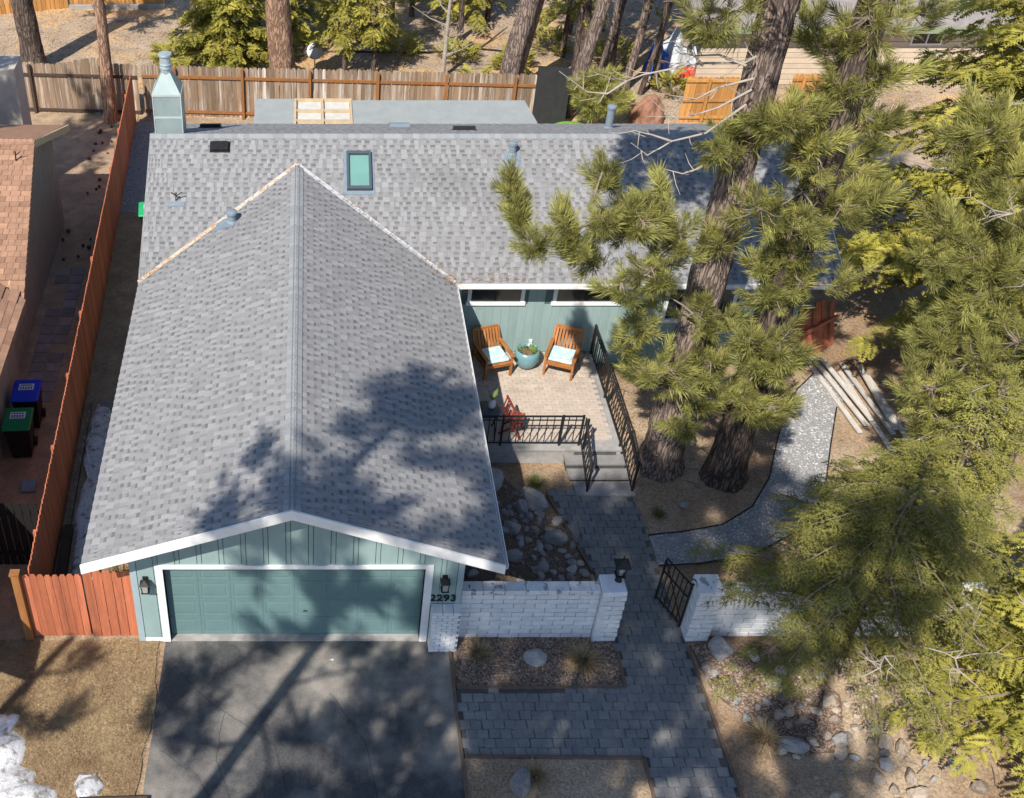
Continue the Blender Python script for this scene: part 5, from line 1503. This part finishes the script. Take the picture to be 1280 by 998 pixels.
MID += [(8.89, 4.0, 5.95, 0.44, 8), (8.89, 3.9, 5.27, 0.45, 8), (8.98, 3.9, 4.52, 0.46, 8), (9.23, 4.1, 6.27, 0.38, 7), (9.33, 4.1, 6.83, 0.38, 7), (9.16, 3.9, 5.67, 0.36, 6), (8.87, 3.8, 4.06, 0.47, 8), (8.51, 3.9, 4.37, 0.4, 7), (8.94, 4.2, 7.9, 0.39, 8), (8.98, 4.2, 8.73, 0.36, 7), (9.01, 4.3, 9.34, 0.35, 7), (9.03, 4.4, 9.85, 0.34, 6), (8.4, 4.0, 8.98, 0.35, 7), (8.78, 3.9, 7.03, 0.37, 7), (8.6, 3.7, 5.26, 0.36, 6), (8.68, 3.6, 3.01, 0.38, 6), (10.12, 4.5, 7.34, 0.35, 6), (9.5, 4.6, 8.99, 0.33, 6), (9.66, 4.6, 9.56, 0.38, 7), (8.46, 4.2, 5.82, 0.36, 6)]
RIGHT = [(11.21, 4, 6.3, 0.44, 9), (11.34, 4, 6.97, 0.4, 8), (12.1, 4, 6.47, 0.47, 10), (12.62, 4, 6.64, 0.44, 9), (12.37, 3.5, 5.93, 0.51, 11), (12.81, 3.5, 6.28, 0.43, 8), (12.12, 3.5, 5.22, 0.39, 6), (11.88, 3.2, 4.7, 0.51, 11), (11.7, 3.2, 3.94, 0.52, 10), (12.47, 3.2, 4.52, 0.51, 11), (12.86, 3.2, 5.07, 0.52, 11), (12.99, 3, 3.9, 0.53, 11), (12.6, 3, 3.31, 0.53, 10), (13.77, 3, 3.1, 0.54, 10), (12.13, 3, 2.9, 0.44, 7), (12.16, 4, 7.62, 0.42, 8), (11.16, 4.2, 8.29, 0.33, 6), (12.27, 4.2, 8.29, 0.42, 7), (11.62, 4.4, 8.79, 0.41, 7)]
BACKP = [(9.13, 21.3, 1.83, 0.52, 7), (9.74, 21.3, 1.28, 0.66, 13), (10.23, 21.3, 1.05, 0.53, 9), (9.44, 21.3, 0.99, 0.53, 9), (9.04, 21.3, 1.22, 0.42, 6), (9.77, 21.3, 1.89, 0.42, 5)]
DEAD = [[(7.53, 4.6, 9.7), (7.34, 4.6, 9.6), (6.7, 4.6, 9.5), (6.11, 4.6, 9.45), (5.73, 4.6, 9.33), (5.48, 4.6, 9.19), (5.26, 4.6, 9.22), (4.79, 4.6, 9.45)], [(5.48, 4.6, 9.19), (5.16, 4.6, 8.99), (4.81, 4.6, 9.02), (4.28, 4.6, 9.39)], [(7.57, 4.6, 8.84), (6.94, 4.6, 8.36), (6.42, 4.6, 8.16), (6.09, 4.6, 7.81), (5.76, 4.6, 8.03)], [(6.42, 4.6, 8.16), (6.07, 4.6, 8.24), (5.74, 4.6, 8.31)], [(7.59, 4.6, 7.93), (6.97, 4.6, 7.64), (6.7, 4.6, 7.58), (6.33, 4.6, 7.62)], [(7.55, 4.6, 9.35), (7.06, 4.6, 9.1), (6.69, 4.6, 8.93), (6.18, 4.6, 9.04)], [(7.58, 4.6, 9.13), (7.06, 4.6, 8.84), (6.64, 4.6, 8.54), (5.84, 4.6, 8.69)], [(6.7, 4.6, 9.5), (6.36, 4.6, 9.84), (6.09, 4.6, 9.95)], [(7.34, 4.6, 9.6), (6.92, 4.6, 9.7), (6.6, 4.6, 9.66), (6.24, 4.6, 9.76)]]
jit = lambda L_: [(x, y + random.uniform(-.5, .5), z, r_, n) for x, y, z, r_, n in L_]
def upper(bx, by, z0, z1, R, n, k=6):
    out = []
    for i in range(n):
        t = random.random(); a = random.uniform(0, 6.28); rr = R * (1 - .6 * t) * random.uniform(.35, 1)
        out.append((bx + rr * math.cos(a), by + rr * math.sin(a), z0 + (z1 - z0) * t, random.uniform(.35, .6), k))
    return out
def pine(name, label, base, H, r0, clusters, mat, tops=None, trunk_top=None, dead=None, mult=1.0, tuft=1.15, seed=0, seg=36, lean=.25, **k):
    root = empty(name, base, label, 'tree')
    bx, by = base[0], base[1]
    tt = trunk_top or (bx, by, H)
    trunk(root, mat, base, tt, r0, r0 * .45, lean=lean, seed=seed, seg=seg)
    cl = list(clusters) + (tops or [])
    at = lambda z: (bx + (tt[0] - bx) * z / H, by + (tt[1] - by) * z / H, z)
    if clusters: cluster_crown(root, cl if k.get('T') else clusters, at, mult=mult, tuft=tuft, **k)
    if tops and not (clusters and k.get('T')):
        k['T'] = TUFT_FAR
        cluster_crown(root, tops, at, mult=mult, tuft=tuft * 1.3, **k)
    if dead:
        b = B()
        for pl in dead:
            n = len(pl)
            b.tube(pl, [.026 * (1 - .75 * i / (n - 1)) for i in range(n)], 5, False)
            for i in range(1, n):
                for _ in range(2):
                    p = Vector(pl[i - 1]).lerp(Vector(pl[i]), random.random()); d = Vector((random.uniform(-.5, .1), random.uniform(-.4, .4), random.uniform(-.3, .4)))
                    b.tube([p, p + d * .5 + Vector((0, 0, -.04)), p + d], [.01, .008, .004], 4, False)
        b.build('dead_branch', m_paletwig, root, kind='stuff')
    return root
DEAD = [[(x, y + .35 * noise.noise((x * 1.3, z * .9, i * 3.1)), z) for x, y, z in pl] for i, pl in enumerate(DEAD)]
pine('pine_tree', 'big grey barked pine nearest the front steps with bare dead branches', (7.9, 4.95, 0), 20, .42, jit(LEFT), m_barkA, upper(7.4, 5.2, 11.0, 19, 2.7, 50) + upper(4.7, 4.6, 11.6, 14.2, 1.7, 26), dead=DEAD, seed=1, mult=1.5, tuft=1.3)
pine('pine_tree', 'big dark barked pine between gravel path and front steps', (9.23, 4.55, 0), 20, .38, jit(MID), m_barkD, upper(9.6, 5.0, 11.2, 19, 2.6, 50), seed=2, mult=1.6, tuft=1.3)
pine('pine_tree', 'pine with pale long needles behind the fir at the right edge', (13.7, 2.6, 0), 12, .2, jit(RIGHT) + jit(RIGHT), m_barkA, upper(13.7, 3.0, 8.8, 11.5, 1.6, 14), seed=3, seg=24, tuft=1.3, mult=1.2)
pine('small_pine', 'small bushy green pine behind the ridge beside a grey trunk', (9.6, 21.4, 0), 2.2, .07, BACKP, m_barkA, seed=4, seg=12, mult=2.6, lean=.02, lo=.9, hi=1.7, tuft=1.3)
# bare background trunks
def bare(label, base, H, r0, mat, seed, top=None, seg=30, group=None, tops=None):
    tx, ty = (top or base)[:2]
    random.seed(seed * 7)
    return pine('pine_tree', label, base, H, r0, [], mat, upper(base[0] + (tx - base[0]) * .6, base[1], 6.2, H, 2.3, 26, 6), top, seed=seed, seg=seg, tuft=1.6, T=TUFT_FAR)
bare('thick dark barked pine trunk behind the old fence', (-10.1, 26.4, 0), 14, .42, m_barkD, 11)
bare('slim brown pine trunk at the back end of the red fence', (-6.72, 22.1, 0), 14, .21, m_barkR, 12, seg=24)
bare('thick reddish pine trunk right behind the back fence', (-.85, 23.5, 0), 15, .47, m_barkR, 13, (-.8, 23.5, 15))
bare('leaning grey pink pine trunk behind the black board', (6.72, 23.2, 0), 15, .36, m_barkA, 14, (9.0, 23.4, 15))
bare('slim red pine trunk just beside the leaning grey one', (7.4, 24.6, 0), 13, .17, m_barkR, 15, (9.1, 24.6, 13), 18)
bare('grey pine trunk between the lime dome and thin saplings', (8.9, 22.6, 0), 15, .26, m_barkA, 16, (11.0, 22.6, 15), 24)
for i, (x, y, lab) in enumerate([(10.35, 24.73, 'thin trunk leftmost of the sapling row by the tarps'), (10.95, 25.4, 'thin pale trunk second from the left of the sapling row'), (11.33, 24.59, 'thin dark trunk in the middle of the sapling row'),
                                 (11.82, 24.19, 'thin mossy trunk right of the middle in the sapling row'), (12.37, 24.73, 'thin grey trunk nearest the blue tarp'), (9.85, 26.2, 'thin trunk furthest back in the sapling row')]):
    root = empty('sapling', (x, y, 0), lab, 'tree')
    trunk(root, m_barkD if i % 2 else m_barkA, (x, y, 0), (x + random.uniform(.2, .7), y, 8), .1 + .03 * (i % 3), .05, seg=12, lean=.3, seed=40 + i, rough=.06, flare=.1)
    b = B()
    for k in range(10):
        z = random.uniform(.8, 6); a = random.uniform(0, 6.28); p = Vector((x + z * .05, y, z)); L_ = random.uniform(.4, 1.2)
        b.tube([p, p + Vector((math.cos(a) * L_ * .5, math.sin(a) * L_ * .5, .1)), p + Vector((math.cos(a) * L_, math.sin(a) * L_, .35))], [.02, .013, .005], 4, False)
    b.build('branch', m_twig, root, kind='stuff')
def shrub(x, y, r_, h, n, label, mat=m_cedar, T=FROND_CEDAR, sc=(.25, .5), lo=.7, hi=1.3):
    root = empty('shrub', (x, y, 0), label, 'shrub')
    rr = random.Random(int(x * 100)); pos = []; dr = []; ss = []; b = B()
    for k in range(n):
        a = rr.uniform(0, 6.28); q_ = rr.random() ** .5; z = h * rr.uniform(.15, 1) * (1 - .5 * q_)
        pos.append((x + r_ * q_ * math.cos(a), y + r_ * q_ * math.sin(a), z)); dr.append((math.cos(a), math.sin(a), rr.uniform(.1, 1.1))); ss.append(rr.uniform(*sc))
        if k % 6 == 0: b.tube([(x, y, 0), (x + r_ * q_ * .5 * math.cos(a), y + r_ * q_ * .5 * math.sin(a), z * .7), pos[-1]], [.02, .014, .006], 4, False)
    v, f, t = fronds_mesh(T, np.array(pos), np.array(dr), np.array(ss), lo, hi)
    np_obj('foliage', v, f, mat, root, t, kind='stuff'); b.build('stem', m_twig, root, kind='stuff')
shrub(3.4, 27.6, .7, .9, 90, 'low olive shrub behind the satellite dish')
shrub(7.6, 26.3, .6, .8, 70, 'yellow green shrub beside the slim red trunk')
shrub(-11.3, 25.4, .6, .8, 60, 'pale shrub beside the thick dark trunk', m_paletwig)
shrub(-4.9, 26.8, .7, 1.0, 80, 'low green shrub left of the yellow green cedar')
shrub(11.2, 26.8, .8, 1.2, 110, 'olive shrub between the thin trunks and the tarps')
for i, (x, y, hh, lab) in enumerate([(3.2, 29.5, 7, 'slender far trunk above the satellite dish'), (5.9, 29.0, 8, 'slender far trunk left of the leaning grey pine'), (8.2, 28.6, 8, 'slender far trunk between the leaning grey and red trunks'), (9.3, 24.0, 8, 'thin trunk just right of the grey pine near the lime dome'), (-4.4, 29.5, 7, 'slender far trunk above the metal chimney')]):
    root = empty('sapling', (x, y, 0), lab, 'tree')
    trunk(root, m_barkD if i % 2 else m_barkA, (x, y, 0), (x + .2, y, hh), .12, .05, seg=12, lean=.25, seed=70 + i, rough=.06, flare=.1)
    pp = [(x + .02 * z + random.uniform(-.5, .5), y + random.uniform(-.5, .5), z) for z in np.linspace(2.5, hh, 26)]
    v, f, t = fronds_mesh(FROND_CEDAR, np.array(pp), rng.normal(size=(26, 3)) * [1, 1, .4], rng.uniform(.4, .7, 26)); np_obj('crown', v, f, m_cedar, root, t, kind='stuff')
for i, (x, y, hh, lab) in enumerate([(-2.0, 30.5, 6, 'thin far trunk behind the yellow green cedar'), (.8, 31, 7, 'thin far trunk between the two slim cedars'), (4.2, 31.5, 7, 'thin far trunk behind the bare pale tree'), (7.2, 31, 7, 'thin far trunk behind the slim red trunk'), (10.2, 29.5, 8, 'thin far trunk behind the sapling row'), (12.4, 27.6, 8, 'thin trunk directly behind the blue tarp'), (11.6, 30, 8, 'thin far trunk behind the tarps')]):
    root = empty('sapling', (x, y, 0), lab, 'tree')
    trunk(root, m_barkD if i % 2 else m_barkA, (x, y, 0), (x + .3, y, hh), .11, .05, seg=10, lean=.3, seed=90 + i, rough=.06, flare=.1)
    pp = [(x + .03 * z + random.uniform(-.6, .6), y + random.uniform(-.5, .5), z) for z in np.linspace(1.8, hh, 30)]
    v, f, t = fronds_mesh(FROND_CEDAR, np.array(pp), rng.normal(size=(30, 3)) * [1, 1, .4], rng.uniform(.35, .7, 30)); np_obj('crown', v, f, m_cedar, root, t, kind='stuff')
for x, y, lab in ((-.2, 27.6, 'low shrub at the foot of the thick reddish trunk'), (5.6, 27.2, 'low shrub beside the bare pale tree'), (6.0, 24.6, 'low shrub just behind the back fence by the leaning trunk'), (9.2, 28.0, 'low shrub between the grey pine and the saplings'), (13.0, 24.2, 'low shrub in front of the red tarp')):
    shrub(x, y, .6, .8, 70, lab)
tw = B()
for k in range(260):
    x, y = random.uniform(-11, 15), random.uniform(23, 33)
    if k > 150: x, y = random.uniform(7.4, 16), random.uniform(2.9, 9.5)
    if k > 215: x, y = random.uniform(7.6, 13), random.uniform(-5, -1)
    if 7.2 < x < 13.5 and 1.9 < y < 8.5 and inside(PATH_G, np.array([(x, y)]))[0]: continue
    a = random.uniform(0, 6.28); L_ = random.uniform(.12, .55); d = Vector((math.cos(a), math.sin(a), 0))
    p = Vector((x, y, .012)); tw.tube([p, p + d * L_ * .5 + Vector((random.uniform(-.04, .04), random.uniform(-.04, .04), .02)), p + d * L_], [.011, .009, .005], 4, False)
tw.build('fallen_twigs', m_twig, None, kind='stuff', label='scattered fallen twigs over the bare yards', cat='twigs')
# young deciduous tree with pale bare limbs
at_ = empty('bare_tree', (4.9, 25.6, 0), 'small pale bare branched tree in the middle of the back yard', 'tree')
trunk(at_, m_paletwig, (4.9, 25.6, 0), (5.05, 25.6, 6), .09, .03, seg=10, lean=.15, seed=60, rough=.03, flare=.1)
b = B()
for k in range(14):
    z = random.uniform(.5, 4.5); a = random.uniform(0, 6.28); p = Vector((4.92 + z * .03, 25.6, z)); L_ = random.uniform(.6, 1.5)
    e = p + Vector((math.cos(a) * L_, math.sin(a) * L_ * .6, L_ * .55)); b.tube([p, p.lerp(e, .5) + Vector((0, 0, -.08)), e], [.03, .02, .006], 4, False)
    for _ in range(3):
        q_ = p.lerp(e, random.uniform(.4, 1)); b.tube([q_, q_ + Vector((random.uniform(-.4, .4), random.uniform(-.3, .3), random.uniform(-.1, .4)))], [.01, .004], 3, False)
b.build('branch', m_paletwig, at_, kind='stuff')
# cedars and firs
def conifer(name, label, base, H, R, z0, whorls, per, T, mat, trunk_r, barkmat, seed, **k):
    root = empty(name, base, label, 'tree')
    trunk(root, barkmat, base, (base[0], base[1], H), trunk_r, .02, seg=18, lean=.06, seed=seed)
    whorl_crown(root, base, H, R, z0, whorls, per, T, mat, seed=seed, **k)
    return root
conifer('cedar_tree', 'bright yellow green cedar behind the back fence beside the chimney', (-2.9, 25.3, 0), 5.4, 2.0, .8, 17, 7, FROND_CEDAR, m_cedar, .14, m_barkR, 21, step=.17, fl=(.4, .65), droop=.2, up=.25, shape=.7)
conifer('cedar_tree', 'slim sparse cedar right of the thick reddish trunk', (1.35, 26.0, 0), 5.5, 1.2, 1.2, 12, 5, FROND_CEDAR, m_cedar, .09, m_barkD, 22, step=.2, fl=(.35, .55), shape=.6)
conifer('cedar_tree', 'second slim sparse cedar near the satellite dish', (2.4, 25.9, 0), 5.5, 1.0, 1.6, 10, 5, FROND_CEDAR, m_cedar, .08, m_barkD, 23, step=.22, fl=(.35, .55), shape=.6)
conifer('cedar_tree', 'distant cedar crown at the top edge of the back yard', (6.0, 31.5, 0), 6, 2.2, .8, 12, 6, FROND_CEDAR, m_cedar, .12, m_barkD, 24, step=.2, fl=(.4, .7), shape=.7)
conifer('cedar_tree', 'distant cedar crown behind the thick reddish trunk', (-.6, 29.5, 0), 6, 1.9, .8, 12, 6, FROND_CEDAR, m_cedar, .12, m_barkD, 25, step=.2, fl=(.4, .7), shape=.7)
conifer('cedar_tree', 'light crowned cedar among the thin trunks behind the ridge', (9.6, 27.5, 0), 7, 1.3, 1.6, 12, 5, FROND_CEDAR, m_cedar, .1, m_barkD, 26, step=.22, fl=(.35, .6), shape=.6)
conifer('cedar_tree', 'tall yellow green cedar filling the upper right corner', (16.9, 9.0, 0), 11.5, 4.7, 2.0, 30, 8, FROND_CEDAR, m_cedar, .28, m_barkA, 27, step=.25, fl=(.42, .78), droop=.25, up=.15, shape=.4)
conifer('cedar_tree', 'yellow green cedar filling the lower right corner', (13.0, -2.0, 0), 6.4, 2.5, .7, 19, 7, FROND_CEDAR, m_cedar, .14, m_barkA, 28, step=.17, fl=(.3, .55), droop=.3, up=.2, shape=.7)
conifer('fir_tree', 'dark green fir standing before the right garden wall', (9.8, -.6, 0), 5.4, 2.8, 1.5, 10, 7, FIR_BRUSH, m_fir, .15, m_barkA, 29, step=.19, fl=(.36, .66), droop=.42, up=.3, shape=.62, rollvar=.3)
conifer('fir_tree', 'olive green fir rising beyond the garden wall behind the dark fir', (12.3, 1.9, 0), 5.0, 1.9, .6, 14, 6, FIR_BRUSH, m_fir, .12, m_barkA, 30, step=.19, fl=(.32, .55), droop=.25, up=.25, shape=.75, lo=1.0, hi=1.8)
def dead_twigs(tree, spots, L, seed):
    """bare pale twigs among the foliage"""
    r = random.Random(seed); b = B()
    for (x, y, z) in spots:
        for _ in range(5):
            a = r.uniform(0, 6.28); p = Vector((x, y, z)); d = Vector((math.cos(a), math.sin(a) * .8, r.uniform(-.3, .35)))
            l_ = L * r.uniform(.5, 1.2); m1 = p + d * l_ * .35 + Vector((r.uniform(-.1, .1), r.uniform(-.1, .1), r.uniform(-.08, .02))); m2 = p + d * l_ * .7 + Vector((r.uniform(-.15, .15), r.uniform(-.15, .15), -.04)); e = p + d * l_ + Vector((0, 0, .1))
            b.tube([p, m1, m2, e], [.014, .011, .008, .003], 4, False)
            for q_ in (m1, m2):
                for _k in range(2): b.tube([q_, q_ + Vector((r.uniform(-.3, .3), r.uniform(-.3, .3), r.uniform(-.12, .15)))], [.007, .003], 3, False)
    b.build('dead_twig', m_paletwig, tree, kind='stuff')
TREES = {o['label']: o for o in bpy.data.objects if o.get('category') == 'tree'}
dead_twigs(TREES['yellow green cedar filling the lower right corner'], [(11.6, -3.0, 2.4), (12.2, -3.6, 3.2), (11.9, -2.2, 3.6), (12.6, -4.0, 2.0), (11.4, -1.6, 2.0), (12.1, -3.3, 1.4)], .8, 3)
dead_twigs(TREES['pine with pale long needles behind the fir at the right edge'], [(12.4, 2.2, 4.6), (13.2, 2.0, 5.6), (12.6, 2.6, 6.8), (13.0, 2.8, 8.0), (12.2, 2.4, 3.4), (11.9, 3.0, 7.6)], 1.0, 5)
dead_twigs(TREES['tall yellow green cedar filling the upper right corner'], [(13.6, 6.4, 8.0), (14.0, 6.0, 9.2), (14.6, 5.6, 7.0), (13.4, 7.6, 6.0)], 1.1, 7)
dead_twigs(TREES['dark green fir standing before the right garden wall'], [(9.4, -2.2, 2.4), (10.4, -2.4, 2.6), (10.8, -1.6, 3.0)], .8, 9)
# pines of the front yard that shade the drive, walk and roof
def shade_pine(label, x, y, H, z0, R, n, seed, k=5):
    random.seed(seed)
    cl = [(a, b_, z, r_ * .8, m + 2) for a, b_, z, r_, m in upper(x, y, z0, H - .3, R, n, k)]
    pine('pine_tree', label, (x, y, 0), H, .19, cl, m_barkA, seed=seed, seg=16, tuft=1.7, lean=.05, fill=1, T=TUFT_FAR)
shade_pine('tall front yard pine left of the driveway', -7.3, -12.5, 24.5, 13, 2.7, 62, 51, 6)
shade_pine('tall front yard pine at the street beside the drive', -5.6, -15.2, 24.5, 11.5, 2.5, 120, 52, 6)
shade_pine('tall front yard pine close behind the street pine', -4.2, -16.2, 27, 14, 2.1, 100, 56, 6)
shade_pine('tallest front yard pine beyond the street', -3.1, -17.4, 28, 14, 2.6, 105, 57, 6)
shade_pine('tall pine beyond the street opposite the walkway', -.6, -17.9, 27, 14, 2.2, 50, 58, 6)
shade_pine('young front yard pine before the driveway', -.6, -12.6, 11, 4, 1.8, 55, 53)
shade_pine('slender front yard pine beyond the dry lawn', -11.2, -11, 14, 7, 2.8, 10, 55, 3)
shade_pine('unseen tall pine added to shade the neighbouring yard', -14.6, 9.2, 17, 7, 3.0, 80, 61)  # added out of view, its shadow darkens the neighbouring back yard
